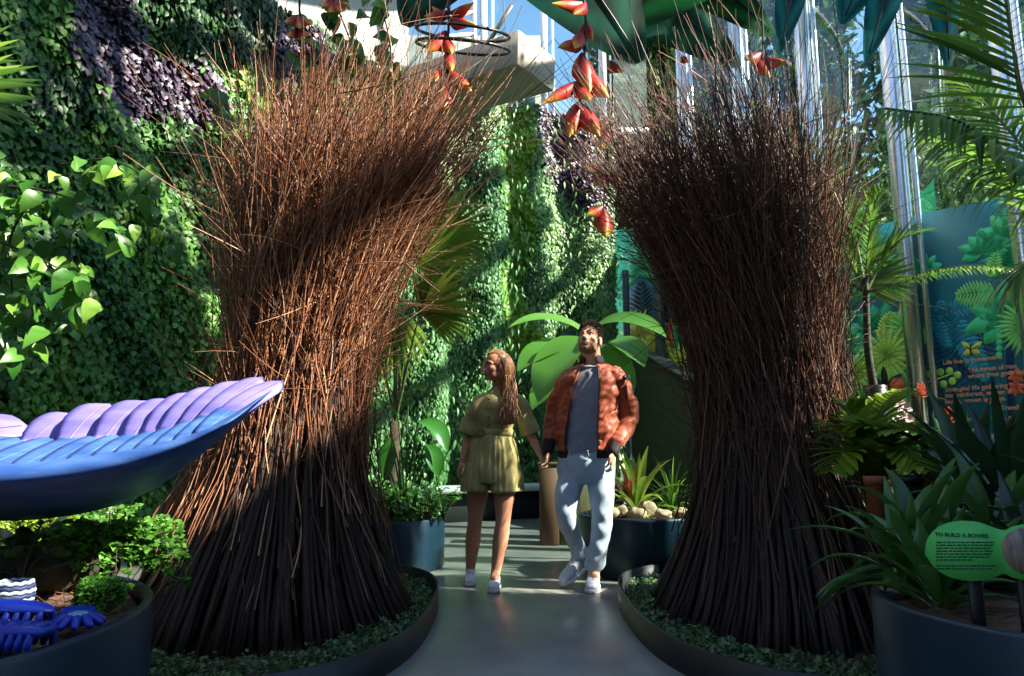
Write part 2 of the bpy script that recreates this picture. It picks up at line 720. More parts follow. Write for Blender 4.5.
def wall_pts(n, smin, smax, zmin=.2):
    s = rng.uniform(smin, smax, n)
    x = np.interp(s, WS, WL[:, 0])
    y = np.interp(s, WS, WL[:, 1])
    nx = np.interp(s, WS, WN[:, 0])
    ny = np.interp(s, WS, WN[:, 1])
    h = np.interp(s, WS, WH)
    z = zmin + (h + .05 - zmin) * rng.uniform(0, 1, n)
    return s, np.stack([x, y, z], -1), nrm(np.stack([nx, ny, np.zeros(n)], -1))


M['ivy'] = leafmat('ivy_leaf', (36, 82, 30), (96, 148, 58), .42, .25, .4, (140, 182, 86))
M['grey_ivy'] = leafmat('grey_green_leaf', (62, 108, 56), (128, 170, 100), .42, .25, .4, (172, 204, 140))
M['shaded_fern'] = leafmat('shaded_fern_leaf', (22, 52, 24), (50, 96, 40), .45, .2, .4)
M['purple'] = leafmat('purple_leaf', (40, 28, 46), (88, 70, 90), .42, .1, .5, (140, 116, 128))
M['lime'] = leafmat('lime_leaf', (90, 140, 30), (160, 196, 60), .4, .4, .5, (190, 215, 100))

PURPLE = [[(62, -60), (100, -60), (128, 10), (150, 55), (212, 72), (228, 108), (205, 130), (168, 112), (118, 118), (90, 85), (56, 50)],
          [(262, 26), (300, 24), (335, 70), (300, 100), (260, 78)],
          [(528, 100), (590, 110), (606, 215), (585, 215), (535, 165)]]
SHADEF = [[(128, 0), (300, 0), (268, 60), (230, 70), (165, 60)], [(40, 60), (80, 60), (95, 118), (60, 130), (20, 110)]]  # dark patches where the wall lies in shade, put into leaf colour

s, P, Nw = wall_pts(190000, 3.0, WS[-1])
px, py = proj(P)
ok = (px > -60) & (px < 700) & (py > -60) & (py < 560) & (P[:, 1] > 2.5)
s, P, Nw, px, py = s[ok], P[ok], Nw[ok], px[ok], py[ok]
# keep the picture's leaf density even: thin out far leaves less than near ones
keep = rng.uniform(0, 1, len(s)) < np.interp(P[:, 1], [3, 6, 9, 13], [.62, .75, .95, 1.0])
s, P, Nw, px, py = s[keep], P[keep], Nw[keep], px[keep], py[keep]
clump = .10 + .10 * np.sin(s * 2.3 + 1.3 * np.sin(P[:, 2] * 1.7)) * np.sin(P[:, 2] * 1.9 + s) + .05 * np.sin(s * 7 + P[:, 2] * 5)
back = P[:, 1] > 9.9
clump = np.where(back, .16 + .15 * np.sin(s * 6.2 + .6 * np.sin(P[:, 2] * 1.1)) + .05 * np.sin(P[:, 2] * 6 + s * 3), clump)
dist = np.abs(clump) * rng.uniform(.35, 1.0, len(s)) + rng.uniform(0, .07, len(s))
side = np.stack([-Nw[:, 1], Nw[:, 0], np.zeros(len(s))], -1)
D = side * rng.normal(0, .5, len(s))[:, None] + A(0, 0, -1.) + Nw * rng.uniform(.0, .7, len(s))[:, None]
Nn = Nw * 1.0 + A(0, 0, .75) + rng.normal(0, .25, (len(s), 3))
Pp = P + Nw * dist[:, None]
spec_ = np.zeros(len(s), int)
jx, jy = px + rng.normal(0, 4, len(s)), py + rng.normal(0, 4, len(s))
for pl in PURPLE:
    spec_[inpoly(jx, jy, pl)] = 1
for pl in SHADEF:
    spec_[inpoly(jx, jy, pl) & (spec_ == 0)] = 2
spec_[(spec_ == 0) & (back | (jx > 470))] = 3
spec_[(spec_ == 3) & (np.abs(px - 512 - 6 * np.sin(py * .06)) < 14) & (py > 110) & (py < 350)] = 4
spec_[(spec_ == 0) & (inpoly(jx, jy, [(225, 30), (262, 40), (285, 90), (255, 120), (225, 70)]))] = 4
tv = np.clip(rng.uniform(.0, .8, len(s)) + .25 * np.sin(s * 3 + P[:, 2] * 2.2), 0, 1)
heart = leaf_template(1.0, 3, .10, .22, 'heart')
rnd = leaf_template(1.05, 3, .12, .15, 'round')
oval = leaf_template(.55, 3, .12, .25, 'oval')
for k, (nm, m, tp, s0, s1, lab) in enumerate([
        ('ivy_foliage', M['ivy'], heart, .055, .088, 'dense green heart-leaved planting covering the curved living wall'),
        ('purple_foliage', M['purple'], rnd, .05, .085, 'dark purple leaf patches in the living wall'),
        ('fern_foliage', M['shaded_fern'], oval, .065, .12, 'dark green feathery patches high in the living wall, shade in their colour'),
        ('silver_foliage', M['grey_ivy'], oval, .055, .10, 'silvery green hanging foliage on the back living wall'),
        ('lime_foliage', M['lime'], heart, .07, .11, 'lime green leaves trailing in the living wall')]):
    mk = spec_ == k
    mb = MB()
    leaves(mb, Pp[mk], D[mk], Nn[mk], rng.uniform(s0, s1, mk.sum()), tp, tv[mk])
    tag(mesh_obj(nm, mb, m), lab, 'foliage', kind='stuff')

# long leaves hanging loose out of the back wall
n = 1300
s, P, Nw = wall_pts(n, WS[isplit] + .1, WS[-1], .8)
mb = MB()
leaves(mb, P + Nw * rng.uniform(.15, .5, n)[:, None], A(0, 0, -1.) + rng.normal(0, .3, (n, 3)) + Nw * .3, Nw + A(0, 0, .4), rng.uniform(.09, .17, n), leaf_template(.26, 3, .1, .3), rng.uniform(.2, 1, n))
tag(mesh_obj('trailing_foliage', mb, M['grey_ivy']), 'long narrow leaves trailing down the back living wall', 'foliage', kind='stuff')

# ---- white upper wall above the green wall, left
mb = MB()
i0 = int(np.argmax(WL[:, 1] > 3))
p = WL[i0:isplit + 8] - WN[i0:isplit + 8] * .1
k = len(p)
h = WH[i0:isplit + 8]
f = np.stack([p[:, 0], p[:, 1], h - .15], -1)
ft = f.copy()
ft[:, 2] = 10.5
b = f - np.concatenate([WN[i0:isplit + 8] * .25, np.zeros((k, 1))], 1)
bt = b.copy()
bt[:, 2] = 10.5
i = np.arange(k - 1)
mb.add(np.concatenate([f, ft, b, bt]), np.concatenate([np.stack([i, i + 1, k + i + 1, k + i], -1), np.stack([2 * k + i, 3 * k + i, 3 * k + i + 1, 2 * k + i + 1], -1)]))
tag(mesh_obj('wall_upper', mb, M['white_wall'], None, False), 'white rendered wall rising above the planted wall', 'wall', kind='structure')

# ---- glass wall on the right: steel columns with glass between
FP0 = A(4.52, 8.0)
FD = A(-.557, 1.07)


def fac(k, z=0, out=0.0):
    n = nrm(A(FD[1], -FD[0]))        # outwards
    p = FP0 + FD * k + n * -out * -1
    return A(p[0], p[1], z)


FN = np.append(nrm(A(FD[1], -FD[0])), 0)      # outward normal of the glass wall
FU = np.append(nrm(FD), 0)
FTOP = 9.6
for j, k in enumerate([-4, -3, -2, -1, 0, 1, 2, 3]):
    mb = MB()
    c = fac(k, 0)
    tubes(mb, [c + A(0, 0, z) for z in (0, 3, 6, FTOP)], .10, 24, cap=True)
    c2 = c + FN * .03 + FU * -.165
    tubes(mb, [c2 + A(0, 0, z) for z in (0, 3, 6, FTOP)], .035, 14, cap=True)
    box(mb, (c + c2) / 2 + A(0, 0, .03), (.3, .3, .06), None, .01)
    tag(mesh_obj('column_%d' % (j + 1), mb, M['chrome']), 'tall polished steel tube column of the glass wall', 'column', 'columns of the glass wall', 'structure')
wi = 1
for k in [-4, -3, -2, -1, 0, 1, 2]:
    a, b = fac(k, 0.05, .24), fac(k + 1, .05, .24)
    c = (a + b) / 2
    mb = MB()
    box(mb, c + A(0, 0, FTOP / 2), (np.linalg.norm(b - a) - .03, .014, FTOP - .1), [FU, FN, A(0, 0, 1.)])
    tag(mesh_obj('window_%d' % wi, mb, M['glass'], None, False), 'clear glass pane between the steel columns', 'window', 'panes of the glass wall', 'structure')
    wi += 1
# dark steel bench-height ledge at the foot of the back wall
la, lb_ = A(-1.35, 9.6, 0), A(1.75, 11.55, 0)
ld = nrm(lb_ - la)
ln_ = A(-ld[1], ld[0], 0)
lc = (la + lb_) / 2
LR = [ld, ln_, A(0, 0, 1.)]
LL = np.linalg.norm(lb_ - la)
mb = MB()
box(mb, lc + A(0, 0, .43), (LL, .46, .09), LR, .012)
lt = thing('planter_ledge', 'long pale stone ledge before the foot of the back living wall', 'bench', lc)
mesh_obj('ledge_top', mb, mat('pale_stone', (188, 192, 188), (206, 208, 202), rough=.6, nscale=5), lt, False)
mb = MB()
box(mb, lc + ln_ * .08 + A(0, 0, .19), (LL - .1, .30, .385), LR, .01)
mesh_obj('ledge_base', mb, mat('dark_ledge_base', (26, 30, 32), rough=.6), lt, False)

# ---- sky-lit window wall above the back planting: white mullions, soffit beam
yb = 12.95
for j, x in enumerate([-.55, .62, 1.75]):
    mb = MB()
    box(mb, (x, yb, 8.7), (.13, .16, 3.6), None, .012)
    box(mb, (x + .17, yb + .03, 8.7), (.05, .1, 3.6), None, .008)
    tag(mesh_obj('trim_%d' % (j + 5), mb, M['white_frame'], None, False), 'white upright mullion of the high back window', 'trim', 'white mullions of the back window', 'structure')
mb = MB()
box(mb, (.3, yb + .03, 8.7), (4.6, .015, 3.6))
tag(mesh_obj('window_20', mb, M['glass'], None, False), 'high clear window above the back living wall', 'window', kind='structure')
for z, n_ in ((6.94, 8), (10.45, 9)):
    mb = MB()
    box(mb, (-.2, yb, z), (5.6, .2, .14), None, .012)
    tag(mesh_obj('trim_%d' % n_, mb, M['white_frame'], None, False), 'white horizontal rail of the high back window ' + ('sill' if n_ == 8 else 'head'), 'trim', kind='structure')
# angled soffit beam crossing in front of that window
a, b = W(392, 112, 10.9), W(528, 72, 9.3)
ax = nrm(b - a)
upv = nrm(np.cross(np.cross(ax, A(0, 0, 1.)), ax))
dep = np.cross(ax, upv)
mb = MB()
box(mb, (a + b) / 2 + upv * .12, (np.linalg.norm(b - a) + .3, .9, .5), [ax, dep, upv], .02)
tag(mesh_obj('beam_ceiling', mb, M['soffit'], None, False), 'pale grey boxed roof beam crossing below the high window', 'beam', kind='structure')
# thin roof glazing bars seen through the hoop
for j, (p, q) in enumerate([((430, 0, 12.2), (430, 70, 12.2)), ((474, -20, 12.0), (474, 62, 12.0)), ((420, 40, 11.8), (474, 34, 12)), ((420, 22, 11.8), (474, 12, 12)), ((478, 60, 11.6), (512, 5, 11.2))]):
    a, b = W(*p), W(*q)
    mb = MB()
    tubes(mb, [a, (a + b) / 2, b], .05, 4, cap=True)
    tag(mesh_obj('trim_%d' % (j + 12), mb, M['white_frame'] if j < 4 else M['grey_frame'], None, False), 'slim glazing bar of the high roof window', 'trim', 'glazing bars of the high window', 'structure')

# stone building outside beyond the high window
mb = MB()
box(mb, (-1.6, 24, 7.4), (5.4, 3, 15.0), None, .05)
bd = thing('stone_building', 'pale stone building outside beyond the high back window', 'building', (-1.6, 24, 0))
mesh_obj('wall', mb, mat('pale_masonry', (196, 184, 164), (170, 160, 142), rough=.9, nscale=3), bd, False)
mb = MB()
for x in (-3.2, -1.9, -.6, .5):
    for z in (10.5, 12.6):
        box(mb, (x, 22.46, z), (.55, .1, 1.1))
mesh_obj('window_pane', mb, mat('dark_pane', (60, 72, 84), rough=.2), bd, False)
# ================================================================== STICK BOWERS
ZS = [0, .25, .5, .8, 1.1, 1.4, 1.8, 2.3, 2.8, 3.3, 3.7]
RR = [.80, .66, .535, .425, .36, .34, .385, .50, .655, .82, .94]
LN = [0, .0, .02, .04, .06, .08, .13, .24, .38, .52, .60]


def bower(cx, cy, sg, mats, lab, seed, ztop=3.22, nt=3900):
    r = np.random.default_rng(seed)
    root = thing('stick_bower', lab, 'sculpture', (cx, cy, 0), 'woven stick bower walls')

    def curve(z0, z1, phi, rho, K, wob, flare, jit):
        n = len(z0)
        t = np.linspace(0, 1, K)[None]
        z = z0[:, None] + (z1 - z0)[:, None] * t
        ph = phi[:, None] + wob[:, None] * (z - 1.2)
        R = np.interp(z, ZS, RR) * rho[:, None]
        R = R * (1 + flare[:, None] * np.clip((z - 1.3) / 2.0, 0, 2) ** 1.5)
        lean = np.interp(z, ZS, LN) * sg
        k = r.normal(size=(n, 4))
        wx = jit * (k[:, :1] * np.sin(t * 3.1 + k[:, 1:2]) + .3 * k[:, 2:3] * np.sin(t * 9 + k[:, 3:4] * 3))
        wy = jit * (k[:, 1:2] * np.sin(t * 2.7 + k[:, 2:3]) + .3 * k[:, 3:4] * np.sin(t * 8 + k[:, :1] * 3))
        ry = np.interp(z, ZS, [1.06] * 5 + [1.05, 1, .95, .9, .85, .85])
        x = cx + lean + R * np.cos(ph) + wx
        y = cy + R * ry * np.sin(ph) + wy
        return np.stack([x, y, z], -1)

    # heavy sticks that make the foot: the hundred facing the path each its own part
    n = 300
    ph = np.sort(r.uniform(-PI, PI, n))
    front = np.argsort(np.abs(((ph + PI / 2 + (.35 * sg)) + PI) % (2 * PI) - PI))
    z1 = r.uniform(1.0, 1.75, n)
    P = curve(np.zeros(n), z1, ph, r.uniform(.93, 1.02, n), 9, r.normal(0, .07, n), np.zeros(n), .012)
    P[:, 0, 2] = 0.005
    rad = r.uniform(.010, .0165, n)[:, None] * np.linspace(1, .62, 9)[None]
    tn = r.uniform(0, 1, n)
    for i in front[:100]:
        mb = MB()
        tubes(mb, P[i:i + 1], rad[i:i + 1], 7, tn[i], cap=True)
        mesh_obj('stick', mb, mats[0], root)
    mb = MB()
    rest = front[100:]
    tubes(mb, P[rest], rad[rest], 6, tn[rest], cap=True)
    n = 260                      # inner filling of the foot
    P = curve(np.zeros(n), r.uniform(.9, 1.8, n), r.uniform(-PI, PI, n), r.uniform(.55, .93, n), 8, r.normal(0, .1, n), np.zeros(n), .02)
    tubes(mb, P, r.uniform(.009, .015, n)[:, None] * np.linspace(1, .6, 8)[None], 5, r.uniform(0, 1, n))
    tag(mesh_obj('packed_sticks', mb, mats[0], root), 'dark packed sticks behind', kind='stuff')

    # red-brown brushwood above
    mb = MB()
    n = nt
    K = 13
    z0 = r.uniform(.15, 1.7, n)
    z1 = np.clip(z0 + r.uniform(.9, 2.2, n), 1.3, ztop + r.normal(-.05, .26, n))
    rho = r.uniform(.25, 1.0, n) ** .55
    P = curve(z0, z1, r.uniform(-PI, PI, n), rho * r.uniform(.95, 1.06, n), K, r.normal(0, .30, n), r.normal(.03, .24, n), .07)
    tubes(mb, P, r.uniform(.0026, .0052, n)[:, None] * np.linspace(1, .35, K)[None], 4, r.uniform(0, 1, n))
    # side shoots
    m = 4200
    i = r.integers(0, n, m)
    k0 = r.integers(4, 11, m)
    b = P[i, k0]
    t = nrm(P[i, np.minimum(k0 + 2, K - 1)] - P[i, k0 - 1])
    d = nrm(t + r.normal(0, .55, (m, 3)) + A(sg * .05, 0, .05))
    ln = r.uniform(.15, .7, m)
    tt = np.linspace(0, 1, 6)
    bend = r.normal(0, .12, (m, 3))
    Q = b[:, None] + d[:, None] * (ln[:, None] * tt)[:, :, None] + bend[:, None] * (ln[:, None] * tt ** 2)[:, :, None]
    tubes(mb, Q, r.uniform(.0022, .0042, m)[:, None] * np.linspace(1, .35, 6)[None], 3, r.uniform(.2, 1, m))
    # loose outward strays
    m = 130
    ph = r.uniform(-PI, PI, m)
    P = curve(r.uniform(.7, 1.6, m), r.uniform(2.0, 3.3, m), ph, r.uniform(.9, 1.05, m), 12, r.normal(0, .15, m), r.uniform(.1, .75, m), .05)
    tubes(mb, P, r.uniform(.003, .0055, m)[:, None] * np.linspace(1, .35, 12)[None], 4, r.uniform(.3, 1, m))
    # thin strays leaning out on the outer side
    m = 150
    ph = (PI if sg > 0 else 0) + r.normal(0, .7, m)
    P = curve(r.uniform(.6, 1.3, m), r.uniform(1.6, 3.0, m), ph, r.uniform(.85, 1.1, m), 12, r.normal(0, .2, m), r.uniform(.3, 1.5, m), .07)
    tubes(mb, P, r.uniform(.0026, .0045, m)[:, None] * np.linspace(1, .35, 12)[None], 4, r.uniform(.3, 1, m))
    # loose low strays on the outer side
    m = 260
    ph = PI + r.normal(0, .55, m) if sg > 0 else r.normal(0, .55, m)
    P = curve(r.uniform(.35, .55, m), r.uniform(.85, 1.6, m), ph, r.uniform(.98, 1.22, m), 8, r.normal(0, .1, m), np.zeros(m), .03)
    tubes(mb, P, r.uniform(.0024, .0046, m)[:, None] * np.linspace(1, .4, 8)[None], 4, r.uniform(.3, 1, m))
    tag(mesh_obj('brushwood', mb, mats[1], root), 'thin red-brown twigs flaring upward', kind='stuff')
    return root


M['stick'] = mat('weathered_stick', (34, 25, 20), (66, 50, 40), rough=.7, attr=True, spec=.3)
M['stick_shaded'] = mat('weathered_shaded_stick', (30, 24, 21), (60, 47, 40), rough=.7, attr=True, spec=.3)  # stick colour darkened for the bower that stands in shade
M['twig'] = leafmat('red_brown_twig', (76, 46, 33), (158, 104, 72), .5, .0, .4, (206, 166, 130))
M['twig_shaded'] = leafmat('shaded_brown_twig', (48, 30, 22), (104, 66, 46), .5, .0, .4, (142, 104, 80))  # darker copy of the twig browns, shade of this bower put in
bower(-1.34, 4.2, 1, (M['stick'], M['twig']), 'red-brown stick bower wall behind the blue and purple wing', 21)
bower(1.56, 4.2, -1, (M['stick_shaded'], M['twig_shaded']), 'darker stick bower wall beside the man and the green sign', 22, 3.02, 3300)

# kidney-shaped beds under them: low steel edging and groundcover
M['edging'] = mat('dark_steel_edging', (40, 44, 46), (52, 56, 58), rough=.45, metal=.4, nscale=4)
M['moss'] = leafmat('groundcover_leaf', (58, 84, 52), (104, 138, 88), .5, .25)
for sg, lab in ((1, 'left'), (-1, 'right')):
    cx, cy = (-1.26, 4.10) if sg > 0 else (1.46, 4.10)
    rx, ry, pw = .83, 1.38, 2.7
    a = np.linspace(0, 2 * PI, 97)[:-1]
    ox = np.sign(np.cos(a)) * np.abs(np.cos(a)) ** (2 / pw)
    oy = np.sign(np.sin(a)) * np.abs(np.sin(a)) ** (2 / pw)
    who = 'red-brown bower behind the wing' if sg > 0 else 'darker bower near the sign'
    bed = thing('garden_bed', 'low curved bed edged in dark steel under the ' + who, 'garden bed', (cx, cy, 0), 'low beds under the bowers')
    mb = MB()
    rings = []
    for dr, z in ((0, 0), (0, .13), (-.014, .13), (-.014, 0)):
        rings.append(np.stack([cx + ox * (rx + dr), cy + oy * (ry + dr), np.full(96, z)], -1))
    idx = np.arange(4 * 96).reshape(4, 96)
    q = np.concatenate([np.stack([idx[j], np.roll(idx[j], -1), np.roll(idx[j + 1], -1), idx[j + 1]], -1) for j in range(3)])
    mb.add(np.concatenate(rings), q)
    mesh_obj('edging', mb, M['edging'], bed)
    mb = MB()
    loft(mb, [(A(cx, cy, z), A(rx - .03, 0, 0), A(0, ry - .03, 0)) for z in (.0, .03)], 64, True, .5, 2.7)
    mesh_obj('soil', mb, mat('bed_soil_%s' % lab, (38, 30, 22), (58, 46, 34), rough=.95, nscale=20), bed)
    # groundcover only round the foot of the sticks
    n = 16000
    u = rng.uniform(0, 2 * PI, n)
    rr = np.sqrt(rng.uniform(.45, 1.0, n)) * .97
    gx = cx + np.sign(np.cos(u)) * np.abs(np.cos(u)) ** (2 / pw) * (rx - .02) * rr
    gy = cy + np.sign(np.sin(u)) * np.abs(np.sin(u)) ** (2 / pw) * (ry - .02) * rr
    ex = ((gx - (-1.34 if sg > 0 else 1.56)) / .70) ** 2 + ((gy - 4.2) / .76) ** 2
    mm = (ex > 1) & (gy < 5.7)
    gx, gy = gx[mm], gy[mm]
    gz = .03 + .04 * np.abs(np.sin(gx * 23 + 1.3 * np.sin(gy * 17)) * np.sin(gy * 21)) + rng.uniform(0, .03, len(gx))
    mb = MB()
    k = len(gx)
    leaves(mb, np.stack([gx, gy, gz], -1), nrm(rng.normal(0, 1, (k, 3)) + A(0, 0, .3)), A(0, 0, 1.) + rng.normal(0, .4, (k, 3)), rng.uniform(.014, .032, k), leaf_template(.75, 2, .1, .2, 'round'))
    tag(mesh_obj('groundcover', mb, M['moss']), 'tiny green groundcover around the sticks of the ' + who, 'groundcover', kind='stuff')
# ================================================================== PEOPLE
def head(mb, c, X, F, U, s, fem=False):
    """cranium, jaw, brow, nose, lips, ears as overlapping closed shells (fused later)"""
    Mx = np.array([X, F, U])

    def e(x, y, z, a, b, cc, tilt=0.0, nu=20, nv=12):
        R = Mx
        if tilt:
            ct, st = math.cos(tilt), math.sin(tilt)
            R = np.array([[1, 0, 0], [0, ct, st], [0, -st, ct]]) @ Mx
        ellip(mb, np.asarray(c) + (A(x, y, z) * s) @ Mx, A(a, b, cc) * s, R, nu, nv)

    def cap(pts, r, n=10, sg=10):
        limb(mb, [np.asarray(c) + (A(*p) * s) @ Mx for p in pts], [k * s for k in r], n, sg)
    jw = .9 if fem else 1.0
    e(0, -.012, .035, .077, .100, .088)                  # cranium
    e(0, .030, -.035, .064 * jw, .066, .085)             # face
    e(0, .040, -.078, .046 * jw, .050, .042)             # jaw
    e(0, .078, -.104, .022 * jw, .018, .018)             # chin
    for sg in (-1, 1):
        e(.040 * sg, .058, -.030, .026, .028, .026)      # cheekbones
        e(.046 * sg * jw, .018, -.075, .018, .040, .030) # jaw angle
        cap([(.012 * sg, .093, .016), (.034 * sg, .086, .018), (.052 * sg, .066, .010)], [.010, .010, .008])   # brow ridge
        e(.077 * sg, -.008, -.018, .010, .020, .034, -.15)                                                   # ear
        e(.010 * sg, .104, -.042, .010, .012, .009)      # nostril wing
    cap([(0, .094, .012), (0, .106, -.012), (0, .119, -.036)], [.009, .010, .013])    # nose
    cap([(-.022, .088, -.066), (0, .098, -.063), (.022, .088, -.066)], [.006, .008, .006])   # upper lip
    cap([(-.018, .088, -.076), (0, .096, -.078), (.018, .088, -.076)], [.006, .009, .006])   # lower lip
    return Mx


def headframe(F):
    F = nrm(np.asarray(F, float))
    X = nrm(np.cross(A(0, 0, 1.), F))
    return X, F, np.cross(F, X)


def face_bits(root, c, Mx, s, brow, skin_dark, iris):
    """eyes and brows"""
    for sg in (-1, 1):
        mb = MB()
        ellip(mb, c + (A(.032 * sg, .073, -.004) * s) @ Mx, A(.0125, .0125, .0105) * s, Mx, 14, 10)
        ey = mesh_obj('eye', mb, M['eye_white'], root)
        mb = MB()
        ellip(mb, c + (A(.032 * sg, .0835, -.003) * s) @ Mx, A(.0058, .004, .0058) * s, Mx, 12, 8)
        mesh_obj('iris', mb, iris, ey)
        mb = MB()
        limb(mb, [c + (A(.016 * sg, .101, .017) * s) @ Mx, c + (A(.036 * sg, .094, .024) * s) @ Mx, c + (A(.055 * sg, .072, .016) * s) @ Mx], [.0035 * s, .0045 * s, .002 * s], 8, 6)
        mesh_obj('eyebrow', mb, brow, root)


def hand(mb, wrist, d, palm, s=1.0, curl=.7, thumb=1, spread=.13):
    """palm, four unequal bent fingers and a thumb; d = wrist-to-knuckle, palm = palm normal"""
    d = nrm(d)
    palm = nrm(palm - d * np.dot(palm, d))
    X = np.cross(d, palm) * thumb        # towards the thumb side
    wr = np.asarray(wrist)
    rings = []
    for t, w_, h_ in ((0, .026, .019), (.03, .034, .018), (.06, .040, .016), (.088, .041, .013), (.098, .036, .010)):
        rings.append((wr + d * t * s, X * w_ * s, palm * h_ * s))
    loft(mb, rings, 14)
    for k, (off, ln, r) in enumerate(((.030, .072, .0088), (.010, .080, .009), (-.011, .074, .0086), (-.030, .058, .0078))):
        b = wr + d * .086 * s + X * off * s
        fd = nrm(d + X * off * spread * 30 * .12)
        pts = [b]
        ang = curl * .35
        for j, q in enumerate((.45, .32, .25)):
            dd = fd * math.cos(ang) + palm * math.sin(ang)
            pts.append(pts[-1] + dd * ln * q * s)
            ang += curl * (.75 + .05 * k)
        limb(mb, pts, [r * s, r * s * .97, r * s * .9, r * s * .75], 10, 10)
    b = wr + d * .028 * s + X * .026 * s
    td = nrm(d * .7 + X * .75 + palm * .35)
    limb(mb, [b, b + td * .034 * s, b + (td * .4 + d * .75 + palm * .25 * curl) * .062 * s, b + (td * .3 + d * .8 + palm * .5 * curl) * .085 * s], [.013 * s, .0115 * s, .0095 * s, .0075 * s], 10, 10)


def cshell(mb, rows, th=.014, n=40):
    """open-fronted jacket shell; rows: center, X, F, rx, ry, a0, a1 (angles of the two front edges, going round the back)"""
    outer, inner = [], []
    for c, X, F, rx, ry, a0, a1 in rows:
        a = np.linspace(a0, a1, n)
        outer.append(c + np.cos(a)[:, None] * X * rx + np.sin(a)[:, None] * F * ry)
        inner.append(c + np.cos(a)[:, None] * X * (rx - th) + np.sin(a)[:, None] * F * (ry - th))
    K = len(rows)
    v = np.concatenate([np.concatenate([o, i[::-1]]) for o, i in zip(outer, inner)])
    seg = 2 * n
    idx = np.arange(K * seg).reshape(K, seg)
    a0_ = idx[:-1]
    q = np.stack([a0_, np.roll(a0_, -1, 1), np.roll(idx[1:], -1, 1), idx[1:]], -1).reshape(-1, 4)
    caps = []
    for r_, fl in ((0, 1), (K - 1, 0)):
        i = idx[r_]
        for j in range(n - 1):
            f = [i[j], i[j + 1], i[seg - 2 - j], i[seg - 1 - j]]
            caps.append(f[::-1] if fl else f)
    mb.add(v, np.concatenate([q, np.array(caps)]))


def shoe(root, heel, toe, s, mu, ms, lat=None, name='shoe', hl=.1):
    """low lace-up sneaker from heel to toe along the sole"""
    heel, toe = np.asarray(heel), np.asarray(toe)
    d = nrm(toe - heel)
    L = np.linalg.norm(toe - heel)
    X = nrm(np.cross(d, A(0, 0, 1.)))
    U = np.cross(X, d)
    w = .042 * s
    prof = [(0.0, .55, .5), (.04, .75, .86), (.15, .82, 1.0), (.32, .82, .98), (.45, .88, .80), (.60, 1.0, .62), (.78, 1.02, .50), (.92, .82, .40), (.99, .45, .26)]
    mb = MB()
    rings = []
    for t, ww, hh in prof:
        h = hl * s * hh
        rings.append((heel + d * L * t + U * (.018 * s + h / 2), X * w * ww, U * h / 2))
    loft(mb, catm_rings(rings, 26), 20, True, .5, 2.6)
    up = mesh_obj(name, mb, mu, root)
    mb = MB()
    rings = []
    for t, ww, hh in [(-.02, .5, 1), (.02, .82, 1), (.15, .95, 1), (.4, .92, 1), (.62, 1.1, 1), (.82, 1.1, 1), (.95, .8, 1), (1.02, .4, .8)]:
        rings.append((heel + d * L * t + U * .013 * s, X * w * ww, U * .0135 * s))
    loft(mb, catm_rings(rings, 22), 20, True, .5, 4)
    mesh_obj('sole', mb, ms, up)
    mb = MB()
    for t, hh in ((.40, .86), (.46, .78), (.52, .70), (.58, .63)):
        p = heel + d * L * t + U * (.018 * s + hl * s * hh + .001)
        tubes(mb, [p - X * .022 * s - U * .004, p + U * .002, p + X * .022 * s - U * .004], .003, 5, cap=True)
    mesh_obj('lace', mb, ms, up)


def catm_rings(rings, n):
    d = catmull(np.array([np.concatenate([c, u, v]) for c, u, v in rings]), n)
    return [(r[:3], r[3:6], r[6:9]) for r in d]


M['eye_white'] = mat('eye_white', (200, 192, 184), rough=.25)
M['iris'] = mat('dark_iris', (52, 40, 32), rough=.2)


def skinmat(name, c1, c2):
    m = mat(name, c1, c2, rough=.5, attr=True, spec=.4)
    b = m.node_tree.nodes['Principled BSDF']
    b.inputs['Subsurface Weight'].default_value = .12
    b.inputs['Subsurface Radius'].default_value = (.012, .005, .003)
    b.inputs['Subsurface Scale'].default_value = .6
    return m


def face_tint(o, c, Mx, s, beard):
    """darker lips, and stubble where he wears it"""
    me = o.data
    n = len(me.vertices)
    co = np.empty(n * 3, np.float32)
    me.vertices.foreach_get('co', co)
    p = ((co.reshape(-1, 3) + ORG[o.name] - c) @ Mx.T) / s
    t = np.zeros(n)
    lip = np.exp(-(((p[:, 0]) / .022) ** 2 + ((p[:, 2] + .071) / .011) ** 2)) * (p[:, 1] > .07)
    t = np.maximum(t, lip * .75)
    if beard:
        bz = np.clip((-.050 - p[:, 2] - .35 * np.maximum(0, .06 - p[:, 1]) + .02 * (np.abs(p[:, 0]) > .05)) / .014, 0, 1)
        bz *= (p[:, 1] > -.005) * (p[:, 2] > -.135)
        mo = np.exp(-((p[:, 0] / .03) ** 2 + ((p[:, 2] + .054) / .007) ** 2)) * (p[:, 1] > .07)
        t = np.maximum(t, np.clip(np.maximum(bz, mo), 0, 1) * .85)
    at = me.attributes.get('tint') or me.attributes.new('tint', 'FLOAT', 'POINT')
    at.data.foreach_set('value', t.astype(np.float32))


def px_ring(x, y, d, hw, dep, X, F):
    """ring centred at a pixel, half width in pixels, half depth in metres"""
    c = W(x, y, d)
    m = d / FPX
    return (c, X * hw * m, F * dep)


